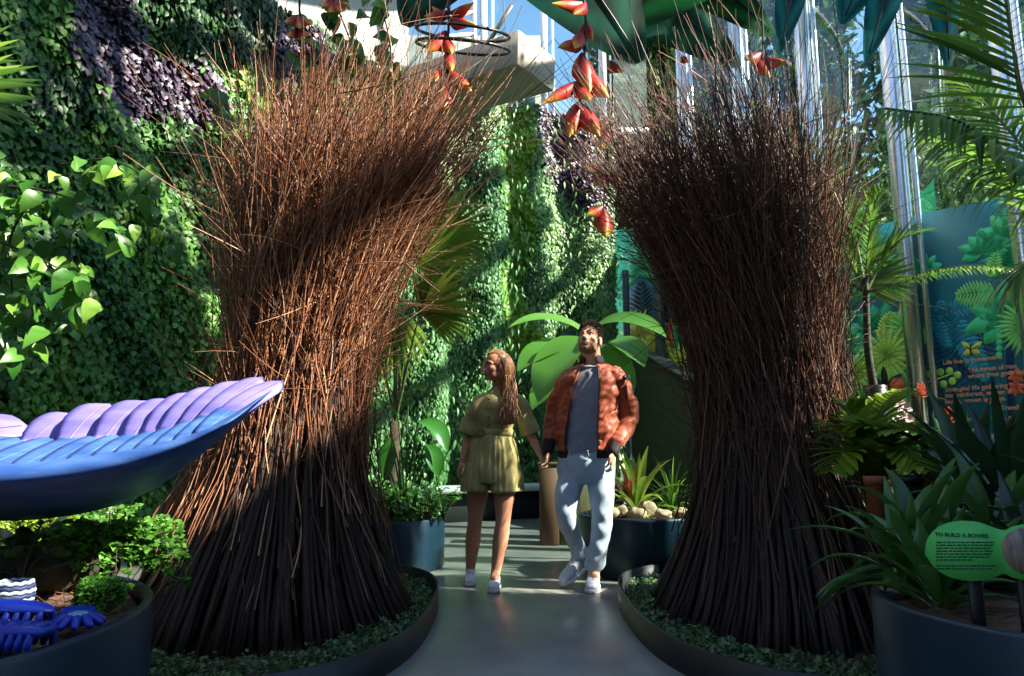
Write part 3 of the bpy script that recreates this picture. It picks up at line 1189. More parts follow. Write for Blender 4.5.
# ------------------------------------------------------------------ man
def make_man():
    root = thing('person', 'bearded person in a rust bomber jacket and pale jeans looking upward', 'person', W(582, 582, 5.2) * A(1, 1, 0))
    D0 = 5.2
    F = nrm(A(-.22, -.97, 0))
    X = A(-F[1], F[0], 0)
    hF = A(-.42, -.84, .32)
    hX, hFn, hU = headframe(hF)
    hc = W(590, 339.5, 5.14)
    s = 1.03
    SKIN = skinmat('fair_skin', (222, 170, 140), (118, 84, 66))
    mb = MB()
    Mx = head(mb, hc, hX, hFn, hU, s)
    limb(mb, [W(592, 370, 5.22), W(592, 359, 5.21), hc + (A(0, -.02, -.05) * s) @ Mx], [.080, .070, .064], 12, 18)
    loft(mb, catm_rings([px_ring(585, 482, D0, 20, .08, X, F), px_ring(585, 468, D0, 23, .10, X, F), px_ring(585, 450, D0, 22, .10, X, F), px_ring(588, 420, D0, 23, .11, X, F),
                         px_ring(591, 392, D0, 25, .115, X, F), px_ring(592, 378, D0, 21, .085, X, F), px_ring(592, 369, D0, 11, .06, X, F)], 26), 24)
    SL, EL, HL = W(567, 376, 5.27), W(553, 420, 5.28), W(547.5, 450, 5.17)
    SRt, ER, HR = W(618, 375, 5.13), W(629, 420, 5.17), W(613, 451, 5.03)
    limb(mb, [SL + A(.035, 0, -.02), EL, HL], [.045, .042, .030], 18, 16)
    limb(mb, [SRt + A(-.035, 0, -.02), ER, HR], [.045, .042, .030], 18, 16)
    hand(mb, HL, nrm(A(-.02, -.05, -1)), A(-.25, -.2, 0) + A(-.6, .1, 0), 1.0, 1.0, thumb=-1)
    hand(mb, HR, nrm(A(-.03, -.10, -1)), A(-.9, .35, 0), 1.0, .75, thumb=-1)
    hipL, knL, anL = W(573, 474, 5.22), W(567, 518, 5.13), W(583, 558, 5.36)
    hipR, knR, anR = W(600, 474, 5.18), W(602, 520, 5.11), W(594, 571, 5.14)
    limb(mb, [hipL, knL, anL, anL + A(-.05, -.06, -.06)], [.078, .055, .042, .035], 26, 16)
    limb(mb, [hipR, knR, anR, anR + A(0, -.06, -.03)], [.078, .055, .042, .035], 26, 16)
    body = mesh_obj('body', mb, SKIN, root)
    bake(body, .0055, 3)
    face_tint(body, hc, Mx, s, True)
    BROW = mat('dark_brown_hair', (34, 25, 20), (56, 42, 33), rough=.85, nscale=90)
    face_bits(root, hc, Mx, s, BROW, None, M['iris'])
    # short cropped hair: a close shell over the cranium, open at face and neck
    mb = MB()
    nu, nv = 48, 30
    th = np.linspace(0.02, PI * .75, nv)
    ph = np.arange(nu) * 2 * PI / nu
    v, rowsv, st, sdir = [], [], [], []
    for i, t in enumerate(th):
        for j, p in enumerate(ph):
            n = A(math.sin(t) * math.cos(p), math.sin(t) * math.sin(p), math.cos(t))
            front = max(0, n[1])
            lim = -.022 + .104 * front ** 1.1 + .004 * math.sin(23 * p) if n[1] > -.1 else -.10 + .12 * (1 + n[1])
            top = .003 + .010 * max(0, n[2])
            q = n * (A(.077, .100, .088) + top * .55) + A(0, -.012, .035)
            if q[2] < lim:
                q = n * A(.070, .092, .080) + A(0, -.012, .035)
            if q[2] >= lim - .012 and front < .97:
                for _ in range(3):
                    jn_ = nrm(n + np.array([random.gauss(0, .09) for _k in range(3)]))
                    top_ = .004 + .010 * max(0, jn_[2])
                    st.append(hc + ((jn_ * (A(.077, .100, .088) + top_ * .4) + A(0, -.012, .035)) * s) @ Mx)
                    sdir.append((nrm(jn_ * .8 + A(0, .35 * max(0, n[2]), -.45 * (1 - max(0, n[2]))) + A(random.gauss(0, .25), random.gauss(0, .25), random.gauss(0, .2))) * (.010 + .014 * max(0, n[2]))) @ Mx)
            q = q + n * .0015 * math.sin(37 * p + 13 * t) * math.cos(29 * t)
            v.append(hc + (q * s) @ Mx)
    idx = np.arange(nu * nv).reshape(nv, nu)
    a0 = idx[:-1]
    mb.add(v, np.stack([a0, idx[1:], np.roll(idx[1:], -1, 1), np.roll(a0, -1, 1)], -1).reshape(-1, 4))
    st, sdir = np.array(st), np.array(sdir)
    tubes(mb, np.stack([st, st + sdir * .5, st + sdir], 1), np.array([[.0022, .002, .0006]]).repeat(len(st), 0), 4)
    mesh_obj('hair', mb, BROW, root)
    # grey T-shirt
    SH = mat('grey_marl_cotton', (136, 140, 152), (150, 154, 166), rough=.9, nscale=30, sheen=.2)
    mb = MB()
    loft(mb, catm_rings([px_ring(585, 457, D0, 26, .125, X, F), px_ring(585, 450, D0, 26, .128, X, F), px_ring(587, 425, D0, 26, .13, X, F), px_ring(590, 396, D0, 28, .138, X, F),
                         px_ring(591, 380, D0, 27, .118, X, F), px_ring(592, 371, D0, 17, .09, X, F), px_ring(592, 366, D0, 12, .078, X, F)], 30), 32)
    t = bake(mesh_obj('t_shirt', mb, SH, root), .010, 2)
    wrinkle(t, .004, 30, 3)
    mb = MB()
    c = W(592, 366.5, 5.195)
    tubes(mb, [c + X * .083 * math.cos(a) + F * .078 * math.sin(a) + A(0, 0, -.012 * math.sin(a)) for a in np.linspace(0, 2 * PI, 33)], .009, 8)
    mesh_obj('shirt_neckband', mb, SH, root)
    # rust bomber jacket
    JK = mat('rust_satin', (146, 66, 36), (162, 78, 46), rough=.55, nscale=5, spec=.4, sheen=.15)
    RB = mat('dark_rib_knit', (34, 28, 28), (44, 36, 34), rough=.85, nscale=80)
    mb = MB()
    deg = math.radians
    rows = []
    for (x, y, hw, dp, o0, o1) in [(586, 451, 29.5, .150, 62, 128), (586, 440, 31, .160, 63, 126), (587, 420, 31.5, .165, 66, 122), (590, 398, 32.5, .168, 70, 119), (591, 382, 32, .155, 72, 116), (592, 372, 27, .128, 72, 114), (592, 365, 16.5, .105, 70, 112)]:
        c, u, vv = px_ring(x, y, D0, hw, dp, X, F)
        rows.append((c, X, F, np.linalg.norm(u), dp, deg(o1), deg(o0 + 360)))
    rr = np.array([np.concatenate([c, [a, b, p, q]]) for c, _, _, a, b, p, q in rows])
    rr = catmull(rr, 26)
    cshell(mb, [(r[:3], X, F, r[3], r[4], r[5], r[6]) for r in rr], .016)
    limb(mb, [SL + A(.02, 0, .0), W(560, 396, 5.27), EL, W(549, 440, 5.21)], [.068, .072, .064, .048], 26, 22)
    limb(mb, [SRt - A(.02, 0, .0), W(625, 396, 5.14), ER, W(616, 443, 5.07)], [.068, .073, .068, .049], 26, 22)
    j = bake(mesh_obj('jacket', mb, JK, root), .0085, 3)
    wrinkle(j, .0065, 34, 5)
    wrinkle(j, .003, 75, 6)
    mb = MB()
    rr2 = []
    for (x, y, hw, dp, o0, o1) in [(586, 458, 27.5, .14, 62, 128), (586, 450, 28.5, .146, 62, 128)]:
        c, u, vv = px_ring(x, y, D0, hw, dp, X, F)
        rr2.append((c, X, F, np.linalg.norm(u), dp, deg(o1), deg(o0 + 360)))
    cshell(mb, rr2, .018)
    mesh_obj('waistband', mb, RB, j)
    mb = MB()
    rr2 = []
    for (x, y, hw, dp, o0, o1) in [(592, 366, 15.5, .102, 68, 112), (592, 361, 12.6, .090, 64, 118), (592, 356.5, 11.6, .084, 60, 124)]:
        c, u, vv = px_ring(x, y, D0 + .01, hw, dp, X, F)
        rr2.append((c, X, F, np.linalg.norm(u), dp, deg(o1), deg(o0 + 360)))
    cshell(mb, rr2, .012)
    mesh_obj('collar', mb, RB, j)
    for a, b in ((W(549.5, 441, 5.21), HL + A(0, 0, -.005)), (W(616, 443.5, 5.07), HR + A(0, 0, -.005))):
        mb = MB()
        limb(mb, [a, (a + b) / 2, b], [.047, .043, .040], 10, 20)
        mesh_obj('cuff', mb, RB, j)
    mb = MB()                                    # front zip edges
    for o in (5, 6):
        tubes(mb, np.array([r[:3] + X * r[3] * math.cos(r[o]) + F * r[4] * math.sin(r[o]) for r in rr]) + F * .004, .004, 5)
    mesh_obj('zip', mb, mat('zip_metal', (60, 54, 50), rough=.35, metal=.8), j)
    # utility pocket and small patch on the sleeve
    c = W(626.5, 392, 5.06)
    mb = MB()
    box(mb, c, (.022, .012, .10), [nrm(A(.8, -.55, 0)), nrm(A(.55, .8, 0)), A(0, 0, 1.)], .004)
    mesh_obj('sleeve_pocket', mb, mat('dark_rust_trim', (66, 32, 22), rough=.5), j)
    mb = MB()
    box(mb, W(626, 377.5, 5.06), (.05, .012, .034), [nrm(A(.85, -.5, 0)), nrm(A(.5, .85, .0)), A(0, 0, 1.)], .004)
    pt = mesh_obj('sleeve_patch', mb, mat('black_patch', (22, 20, 22), rough=.7), j)
    mb = MB()
    for dz, dx in ((.006, -.008), (-.005, .007), (.004, .013)):
        box(mb, W(626, 377.5, 5.052) + A(dx, 0, dz), (.014, .01, .007), [nrm(A(.85, -.5, 0)), nrm(A(.5, .85, .0)), A(0, 0, 1.)], .001)
    mesh_obj('patch_emblem', mb, mat('white_thread', (196, 196, 196), rough=.8), pt)
    # pale jeans
    JN = mat('pale_denim', (160, 182, 196), (182, 202, 212), rough=.85, nscale=9, sheen=.1)
    mb = MB()
    loft(mb, catm_rings([px_ring(585.5, 449, D0, 25, .122, X, F), px_ring(586, 460, D0, 28, .132, X, F), px_ring(586, 474, D0, 29, .13, X, F), px_ring(586, 484, D0, 26, .11, X, F)], 18), 28)
    limb(mb, [hipL + A(0, 0, .02), W(567, 498, 5.16), knL, W(574, 540, 5.24), anL + A(0, -.01, -.015)], [.100, .088, .070, .062, .060], 34, 22)
    limb(mb, [hipR + A(0, 0, .02), W(602, 498, 5.14), knR, W(599, 545, 5.12), anR + A(0, 0, .03)], [.100, .088, .070, .063, .062], 34, 22)
    jn = bake(mesh_obj('jeans', mb, JN, root), .009, 3)
    kz = W(585, 562, 5.2)[2]
    wrinkle(jn, .006, 42, 9, lambda co: np.interp(co[:, 2] + ORG[jn.name][2], [.1, .3, .5, .9], [1.5, 1.0, .55, .5]))
    mb = MB()
    for k in range(9):                            # belt loops and fly seam are stitched on
        a = k / 9 * 2 * PI
        c, u, vv = px_ring(585.5, 453, D0, 26.2, .128, X, F)
        box(mb, c + u * math.cos(a) + vv * math.sin(a), (.012, .008, .04), None, .002)
    mesh_obj('belt_loop', mb, JN, jn)
    WHT = mat('off_white_trainer', (188, 192, 200), (206, 210, 216), rough=.6, nscale=14)
    SOL = mat('white_rubber', (206, 208, 212), rough=.5)
    th = G(583, 577, .0)
    toe = W(562.5, 585, 5.18)
    toe[2] = .012
    heel = W(585, 566, 5.37)
    heel[2] = max(heel[2] - .015, .05)
    shoe(root, heel, toe, 1.12, WHT, SOL)
    he = W(594.5, 574, 5.22)
    he[2] = .002
    to = W(591.5, 588, 4.96)
    to[2] = .002
    shoe(root, he, to, 1.12, WHT, SOL, hl=.105)
    return root


# ------------------------------------------------------------------ woman
def make_woman():
    root = thing('person', 'long-haired person in a short khaki belted playsuit looking aside', 'person', W(485, 584, 5.25) * A(1, 1, 0))
    D0 = 5.26
    F = nrm(A(-.28, -.96, 0))
    X = A(-F[1], F[0], 0)
    hX, hFn, hU = headframe(A(-.86, -.50, .03))
    hc = W(496, 366, 5.22)
    s = .93
    SKIN = skinmat('tanned_skin', (206, 146, 114), (160, 84, 70))
    mb = MB()
    Mx = head(mb, hc, hX, hFn, hU, s, True)
    limb(mb, [W(499, 392, 5.27), W(499, 385, 5.27), hc + (A(0, -.02, -.05) * s) @ Mx], [.056, .048, .048], 12, 18)
    loft(mb, catm_rings([px_ring(492, 478, D0, 21, .09, X, F), px_ring(492, 462, D0, 22, .10, X, F), px_ring(493, 434, D0, 16, .08, X, F), px_ring(496, 412, D0, 17, .10, X, F),
                         px_ring(499, 399, D0, 15, .07, X, F), px_ring(500, 392, D0, 8, .05, X, F)], 24), 24)
    SL, EL, HL = W(483, 397, 5.24), W(470, 434, 5.27), W(462, 461, 5.20)
    SRt, ER, HR = W(517, 396, 5.25), W(529, 432, 5.27), W(540, 454, 5.20)
    limb(mb, [SL + A(.03, 0, -.03), EL, HL], [.032, .034, .023], 18, 14)
    limb(mb, [SRt + A(-.03, 0, -.03), ER, HR], [.032, .034, .023], 18, 14)
    hand(mb, HL, nrm(A(-.32, -.15, -1)), A(.9, .2, -.2), .86, .55, thumb=1)
    hand(mb, HR, nrm(A(.32, -.25, -1)), A(.8, -.3, .2), .86, .9, thumb=1)
    hipL, knL, cfL, anL = W(479, 478, 5.27), W(475, 520, 5.31), W(473, 540, 5.36), W(470.5, 568, 5.42)
    hipR, knR, cfR, anR = W(505, 478, 5.24), W(503, 520, 5.19), W(500.5, 540, 5.18), W(496, 570, 5.17)
    limb(mb, [hipL, W(477, 498, 5.29), knL, cfL, anL, anL + A(0, -.05, -.05)], [.088, .074, .053, .055, .034, .030], 34, 18)
    limb(mb, [hipR, W(504, 498, 5.21), knR, cfR, anR, anR + A(-.01, -.06, -.05)], [.088, .074, .053, .055, .034, .030], 34, 18)
    body = mesh_obj('body', mb, SKIN, root)
    bake(body, .0055, 3)
    face_tint(body, hc, Mx, s, False)
    HB = mat('brown_brow', (70, 46, 32), rough=.6)
    face_bits(root, hc, Mx, s, HB, None, M['iris'])
    # long straight hair: strands from a parting, falling behind and in front of the shoulder
    HR_ = leafmat('chestnut_hair', (120, 78, 50), (204, 150, 100), .42, .0, .5)
    r = np.random.default_rng(3)
    n = 1500
    K = 16
    P = np.zeros((n, K, 3))
    for i in range(n):
        sg = r.choice([-1, 1])
        a = r.uniform(-.35, 1) if sg < 0 else r.uniform(-.35, 1)
        y0 = .075 - .165 * r.uniform(0, 1)
        part = A(.004 * sg, y0, 0)
        q0 = A(.006 * sg, y0, .035 + .094 * math.sqrt(max(0.02, 1 - ((y0 + .012) / .108) ** 2)))
        th = r.uniform(.25, 1.0)
        side = .085
        # over the head to the side, behind the ear, then down
        ym = y0 * .55 - .035
        q1 = A(.058 * sg, ym + .01, .088)
        q2 = A((.084 + .012 * th) * sg, ym - .02, .015)
        q3 = A((.084 + .014 * th) * sg, ym - .03, -.07)
        low = -.30 - .16 * r.uniform(0, 1)
        q4 = A((.080 + .02 * r.normal()) * sg * th, -.065 + .02 * r.normal() + ym * .4, -.17)
        q5 = A((.075 + .03 * r.normal()) * sg * th, -.055 + .03 * r.normal() + ym * .4, low)
        pts = np.array([q0, q1, q2, q3, q4, q5])
        loc = catmull(pts, K)
        w = (loc * s) @ Mx
        P[i] = w + hc
    # fall: below the chin the strands hang straight and drift to the front of the shoulder
    for k in range(K):
        dz = np.clip(hc[2] - .12 - P[:, k, 2], 0, 1)
        P[:, k, 0] += .10 * dz
        P[:, k, 1] -= .42 * dz * (P[:, k, 0] > hc[0] - .01)
    mb = MB()
    tubes(mb, P, np.repeat((r.uniform(.0032, .0055, n))[:, None], K, 1) * np.linspace(1, .55, K)[None], 4, r.uniform(0, 1, n))
    nu, nv = 40, 20                     # scalp cap beneath the strands
    th = np.linspace(0.02, PI * .62, nv)
    ph = np.arange(nu) * 2 * PI / nu
    v = []
    for t in th:
        for p in ph:
            q = A(math.sin(t) * math.cos(p), math.sin(t) * math.sin(p), math.cos(t))
            k = .084 if not (q[1] > .3 and q[2] < .60) else .070
            v.append(hc + ((q * A(k, k * 1.27, k * 1.10) + A(0, -.014, .035)) * s) @ Mx)
    idx = np.arange(nu * nv).reshape(nv, nu)
    a0 = idx[:-1]
    mb.add(v, np.stack([a0, idx[1:], np.roll(idx[1:], -1, 1), np.roll(a0, -1, 1)], -1).reshape(-1, 4), None, .4)
    mesh_obj('hair', mb, HR_, root)
    # khaki belted playsuit
    KH = mat('khaki_linen', (172, 162, 98), (190, 180, 116), rough=.85, nscale=12, sheen=.15, bump=.15, bscale=220)
    mb = MB()
    loft(mb, catm_rings([px_ring(492.5, 440, D0, 22, .115, X, F), px_ring(493, 433, D0, 20, .105, X, F), px_ring(495, 420, D0, 21, .122, X, F), px_ring(497, 408, D0, 22, .132, X, F),
                         px_ring(499, 398, D0, 21, .105, X, F), px_ring(500, 391, D0, 13, .075, X, F), px_ring(500, 388, D0, 9.5, .062, X, F)], 28), 30)
    for q in ([SL + A(.035, 0, .0), W(480, 404, 5.245), W(474, 417, 5.255), W(467.5, 434, 5.27)], [SRt - A(.035, 0, .0), W(520, 404, 5.255), W(525, 417, 5.26), W(531, 434, 5.27)]):
        tubes(mb, catmull(q, 18), catmull(np.array([[.040], [.060], [.066], [.078]]), 18)[:, 0][None], 22, .5, cap=True)
    loft(mb, catm_rings([px_ring(492.5, 432, D0, 20, .106, X, F), px_ring(492.5, 445, D0, 24, .13, X, F), px_ring(492.5, 460, D0, 27, .15, X, F), px_ring(492.5, 474, D0, 28, .155, X, F), px_ring(492.5, 482, D0, 27.5, .15, X, F)], 18), 36)
    for x, dd, hw in ((478, D0 + .02, 15.2), (507, D0 - .02, 15.4)):
        loft(mb, catm_rings([px_ring(x + (492.5 - x) * .15, 464, dd, hw - 1, .13, X, F), px_ring(x, 478, dd, hw, .148, X, F), px_ring(x - (492.5 - x) * .03, 491, dd, hw + .6, .155, X, F)], 14), 30)
    pl = bake(mesh_obj('playsuit', mb, KH, root), .009, 2)
    wrinkle(pl, .005, 30, 12)
    # gathered pleats below the belt
    me = pl.data
    n = len(me.vertices)
    co = np.empty(n * 3, np.float32)
    me.vertices.foreach_get('co', co)
    co = co.reshape(-1, 3).astype(float)
    wz = co + ORG[pl.name]
    c = W(492.5, 450, D0)
    an = np.arctan2(wz[:, 1] - c[1], wz[:, 0] - c[0])
    ztop, zlow = W(492, 434, D0)[2], W(492, 491, D0)[2]
    f = np.clip((ztop - wz[:, 2]) / (ztop - zlow), 0, 1)
    m = (f > 0) & (f <= 1) & (np.abs(wz[:, 0] - c[0]) < .24)
    amp = np.where(m, .007 * np.sin(an * 24 + 2 * np.sin(an * 5)) * (1 - .35 * f) * np.minimum(1, f * 8), 0)
    rad = nrm(np.stack([wz[:, 0] - c[0], wz[:, 1] - c[1], 0 * an], -1))
    co += rad * amp[:, None]
    me.vertices.foreach_set('co', co.astype(np.float32).ravel())
    me.update()
    mb = MB()
    c, u, vv = px_ring(493, 433, D0, 21, .112, X, F)
    loft(mb, [(c + A(0, 0, z), u * k, vv * k) for z, k in ((-.022, 1.0), (-.02, 1.03), (.02, 1.03), (.022, 1.0))], 40)
    bl = mesh_obj('belt', mb, KH, pl)
    mb = MB()
    bc = c + vv * 1.06 - u * .35 * 1
    tubes(mb, [bc + X * .03 * math.cos(a) + A(0, 0, .022 * math.sin(a)) - F * .004 * 0 for a in np.linspace(0, 2 * PI, 17)], .005, 6)
    mesh_obj('buckle', mb, mat('horn_buckle', (120, 96, 50), rough=.4), bl)
    mb = MB()
    for sg in (-1, 1):                       # pointed shirt collar
        b = W(500, 387.5, D0)
        p = [b - F * .01 + X * .062 * sg + A(0, 0, .008), b + F * .07 + X * .012 * sg + A(0, 0, -.005), b + F * .105 + X * .038 * sg + A(0, 0, -.06), b + F * .06 + X * .082 * sg + A(0, 0, -.035)]
        p2 = [q + A(0, 0, -.008) - F * .006 for q in p]
        mb.add(np.array(p + p2), [[0, 1, 2, 3], [7, 6, 5, 4], [0, 4, 5, 1], [1, 5, 6, 2], [2, 6, 7, 3], [3, 7, 4, 0]])
    mesh_obj('collar', mb, KH, pl, False)
    for y in (400, 409, 418, 426):
        mb = MB()
        c2 = W(494, y, D0) + F * np.interp(y, [400, 409, 418, 426], [.118, .136, .130, .116])
        ellip(mb, c2, (.008, .004, .008), [X, F, A(0, 0, 1.)], 10, 6)
        mesh_obj('button', mb, mat('button_%d' % y, (112, 100, 44), rough=.4), pl)
    CAN = mat('white_canvas', (205, 205, 208), (220, 220, 222), rough=.8, nscale=30)
    SOL = mat('white_sole', (215, 215, 212), rough=.5)
    a = W(470.5, 572, 5.46)
    b = W(469.5, 583, 5.24)
    a[2] = b[2] = .002
    shoe(root, a, b, .95, CAN, SOL, hl=.085)
    a = W(496, 575, 5.22)
    b = W(493, 588, 4.99)
    a[2] = b[2] = .002
    shoe(root, a, b, .95, CAN, SOL, hl=.085)
    return root


make_man()
make_woman()
# ================================================================== GIANT BIRD WING
M['violet'] = mat('violet_paint', (98, 90, 170), (126, 116, 192), rough=.55, nscale=5, stretch=(1, 1, 5), detail=6)
M['cobalt'] = mat('cobalt_paint', (38, 74, 140), (66, 104, 166), rough=.55, nscale=6, stretch=(1, 1, 6), detail=6)
M['royal'] = mat('royal_blue_plastic', (10, 38, 150), (18, 54, 176), rough=.4, nscale=6)


def make_wing():
    bot = catmull([(-300, 452), (-200, 492), (-100, 516), (0, 521), (60, 517), (110, 507), (150, 491), (190, 464), (230, 431), (258, 405), (276, 388)], 60)
    mid = catmull([(-300, 430), (-200, 462), (-100, 478), (0, 474), (60, 468), (110, 460), (150, 450), (190, 438), (230, 420), (258, 400), (277, 387)], 60)
    top = catmull([(-300, 405), (-200, 430), (-100, 438), (0, 438), (60, 436), (110, 433), (150, 431), (190, 425), (230, 411), (258, 396), (278, 386)], 60)
    s = np.linspace(0, 1, 60)
    bulge = .42 * np.clip((1 - s) * 5, 0, 1) ** .6
    d0 = 2.52
    rings = []
    pts = []
    for i in range(60):
        b = W(bot[i, 0], bot[i, 1], d0)
        m = W(mid[i, 0], mid[i, 1], d0 - bulge[i])
        m2 = W(mid[i, 0] * .6 + bot[i, 0] * .4, mid[i, 1] * .55 + bot[i, 1] * .45, d0 - bulge[i] * .86)
        m3 = W(mid[i, 0] * .6 + top[i, 0] * .4, mid[i, 1] * .62 + top[i, 1] * .38, d0 - bulge[i] * .72)
        t = W(top[i, 0], top[i, 1], d0 + .08)
        front = catmull([b, m2, m, m3, t], 22)
        # hollow back a few centimetres behind
        cen = (b + t) / 2 + A(0, .10, 0)
        backp = catmull([t, (m3 * .3 + cen * .7), (m2 * .25 + cen * .75), b], 12)[1:-1]
        pts.append(np.concatenate([front, backp]))
    P = np.array(pts)
    K, S, _ = P.shape
    root = thing('bird_wing', 'giant blue and purple feathered wing sculpture over the round planter', 'sculpture', (P[..., 0].mean(), d0, .5))
    mb = MB()
    idx = np.arange(K * S).reshape(K, S)
    a0 = idx[:-1]
    v = np.concatenate([P.reshape(-1, 3), [P[0].mean(0)], [P[-1].mean(0)]])
    tr = np.concatenate([np.stack([np.full(S, K * S), np.roll(idx[0], -1), idx[0]], -1), np.stack([np.full(S, K * S + 1), idx[-1], np.roll(idx[-1], -1)], -1)])
    mb.add(v, np.stack([a0, idx[1:], np.roll(idx[1:], -1, 1), np.roll(a0, -1, 1)], -1).reshape(-1, 4), tr)
    mesh_obj('wing_body', mb, M['cobalt'], root)

    def blade(base, tip, w, name, m, th=.012, up=None, bow=.02):
        d = tip - base
        L = np.linalg.norm(d)
        d = d / L
        n0 = nrm(A(.15, -.75, .62)) if up is None else up
        X = nrm(np.cross(d, n0))
        N = np.cross(X, d)
        t = np.linspace(0, 1, 15)
        wd = np.interp(t, [0, .12, .4, .7, .86, .95, 1], [.55, .8, 1.0, .98, .80, .48, .05]) * w / 2
        cs = [-1, -.6, 0, .6, 1]
        f, b = [], []
        for k in range(15):
            c = base + d * L * t[k] + N * (bow * math.sin(PI * t[k]))
            for q in cs:
                hh = th * (1 - q * q) * (1 - .4 * t[k])
                f.append(c + X * wd[k] * q + N * hh)
                b.append(c + X * wd[k] * q - N * .004)
        v = np.array(f + b)
        idx = np.arange(15 * 5).reshape(15, 5)
        q = np.stack([idx[:-1, :-1], idx[:-1, 1:], idx[1:, 1:], idx[1:, :-1]], -1).reshape(-1, 4)
        qb = q[:, ::-1] + 75
        e = []
        for k in range(14):
            e += [[idx[k, 0], idx[k + 1, 0], idx[k + 1, 0] + 75, idx[k, 0] + 75], [idx[k + 1, 4], idx[k, 4], idx[k, 4] + 75, idx[k + 1, 4] + 75]]
        e += [[idx[14, j], idx[14, j + 1], idx[14, j + 1] + 75, idx[14, j] + 75][::-1] for j in range(4)]
        e += [[idx[0, j], idx[0, j + 1], idx[0, j + 1] + 75, idx[0, j] + 75] for j in range(4)]
        mb = MB()
        mb.add(v, np.concatenate([q, qb, np.array(e)]))
        fo = mesh_obj(name, mb, m, root)
        mb = MB()                                   # the quill ridge
        tubes(mb, [base + d * L * u + N * (bow * math.sin(PI * u) + th * .9) for u in np.linspace(.02, .93, 9)], np.linspace(.004, .0015, 9)[None], 6)
        mesh_obj('quill', mb, m, fo)

    # flight feathers, overlapping like shingles: base px, tip px, width m
    fl = [((-235, 448), (-178, 415), .20), ((-170, 450), (-106, 428), .20), ((-100, 448), (-42, 428), .19), ((-52, 446), (28, 427), .17), ((30, 446), (78, 416), .15), ((68, 444), (110, 405), .155),
          ((104, 442), (147, 402), .15), ((132, 441), (173, 400), .14), ((150, 440), (197, 394), .13), ((164, 438), (217, 388), .12), ((180, 436), (239, 382), .105), ((194, 433), (263, 378), .095), ((208, 430), (283, 382), .085)]
    for i, (b, t, w) in enumerate(fl):
        dd = d0 - .015 * i
        blade(W(b[0], b[1], dd - .04), W(t[0], t[1], dd + .10), w, 'feather', M['violet'])
    # blue coverts lying along the upper body
    for i in range(13):
        u = .12 + .62 * i / 12
        j = int(u * 59)
        b = P[j][13] + A(0, .012, -.008)
        q = P[min(59, j + 9)][20] + A(0.01, -.03, .012)
        blade(b, q, .15 * (1 - .45 * u), 'covert_feather', M['cobalt'], .006, nrm(A(.1, -.55, .83)), .006)
    mb = MB()
    for u in (3,):
        c = P[u].mean(0)
        tubes(mb, [A(c[0], c[1] + .02, 0), A(c[0], c[1] + .02, .45), A(c[0], c[1] + .02, c[2] - .01)], .03, 14, cap=True)
        lathe(mb, (c[0], c[1] + .02, 0), [(.0, .0), (.14, 0), (.14, .015), (.03, .02)], 28)
    mesh_obj('support_post', mb, M['grey_frame'], root)


make_wing()

# ================================================================== LEFT ROUND PLANTER
M['planter'] = mat('blue_black_steel', (16, 38, 54), (22, 50, 68), rough=.42, nscale=2.5, metal=.15)
M['mulch'] = mat('bark_mulch', (66, 46, 34), (104, 76, 58), rough=.95, nscale=30, bump=.6, bscale=60)


def mulch_chips(mb, n, cx, cy, rx, ry, z, seed, exclude=None):
    r = np.random.default_rng(seed)
    a = r.uniform(0, 2 * PI, n)
    q = np.sqrt(r.uniform(0, 1, n)) * .97
    x = cx + np.cos(a) * rx * q
    y = cy + np.sin(a) * ry * q
    zz = z + r.uniform(.004, .024, n)
    d = nrm(np.stack([r.normal(size=n), r.normal(size=n), r.normal(0, .3, n)], -1))
    leaves(mb, np.stack([x, y, zz], -1), d, A(0, 0, 1.) + r.normal(0, .5, (n, 3)), r.uniform(.025, .06, n), leaf_template(.4, 1, .3, .0, 'round'), r.uniform(0, 1, n))


M['chip'] = leafmat('mulch_chip', (60, 42, 32), (124, 92, 70), .9, .0, .2)


def planter(name, label, cx, cy, rx, ry, h, soilz, group=None):
    root = thing(name, label, 'planter', (cx, cy, 0), group)
    seg = 96
    a = np.arange(seg) * 2 * PI / seg
    mb = MB()
    rg = []
    for dr, z in ((-.01, 0), (0, .02), (0, h - .01), (-.004, h), (-.026, h), (-.03, h - .01), (-.03, .02)):
        rg.append(np.stack([cx + np.cos(a) * (rx + dr), cy + np.sin(a) * (ry + dr), np.full(seg, z)], -1))
    idx = np.arange(len(rg) * seg).reshape(len(rg), seg)
    mb.add(np.concatenate(rg), np.concatenate([np.stack([idx[j], np.roll(idx[j], -1), np.roll(idx[j + 1], -1), idx[j + 1]], -1) for j in range(len(rg) - 1)]))
    mesh_obj('rim_wall', mb, M['planter'], root)
    mb = MB()
    loft(mb, [(A(cx, cy, .02), A(rx - .05, 0, 0), A(0, ry - .05, 0)), (A(cx, cy, soilz - .03), A(rx - .032, 0, 0), A(0, ry - .032, 0)), (A(cx, cy, soilz), A(rx - .05, 0, 0), A(0, ry - .05, 0)), (A(cx, cy, soilz + .015), A(rx * .5, 0, 0), A(0, ry * .5, 0))], 64)
    mesh_obj('soil', mb, M['mulch'], root)
    return root


planter('round_planter', 'round blue-black steel planter under the blue wing', -1.9, 1.9, .90, .90, .50, .47)
mb = MB()
mulch_chips(mb, 3600, -1.9, 1.9, .86, .86, .475, 4)
tag(mesh_obj('bark_mulch', mb, M['chip']), 'bark chips spread in the planter under the wing', 'mulch', kind='stuff')


def plate_on(px, py, h):
    return G(px, py, h)


SZ = .488
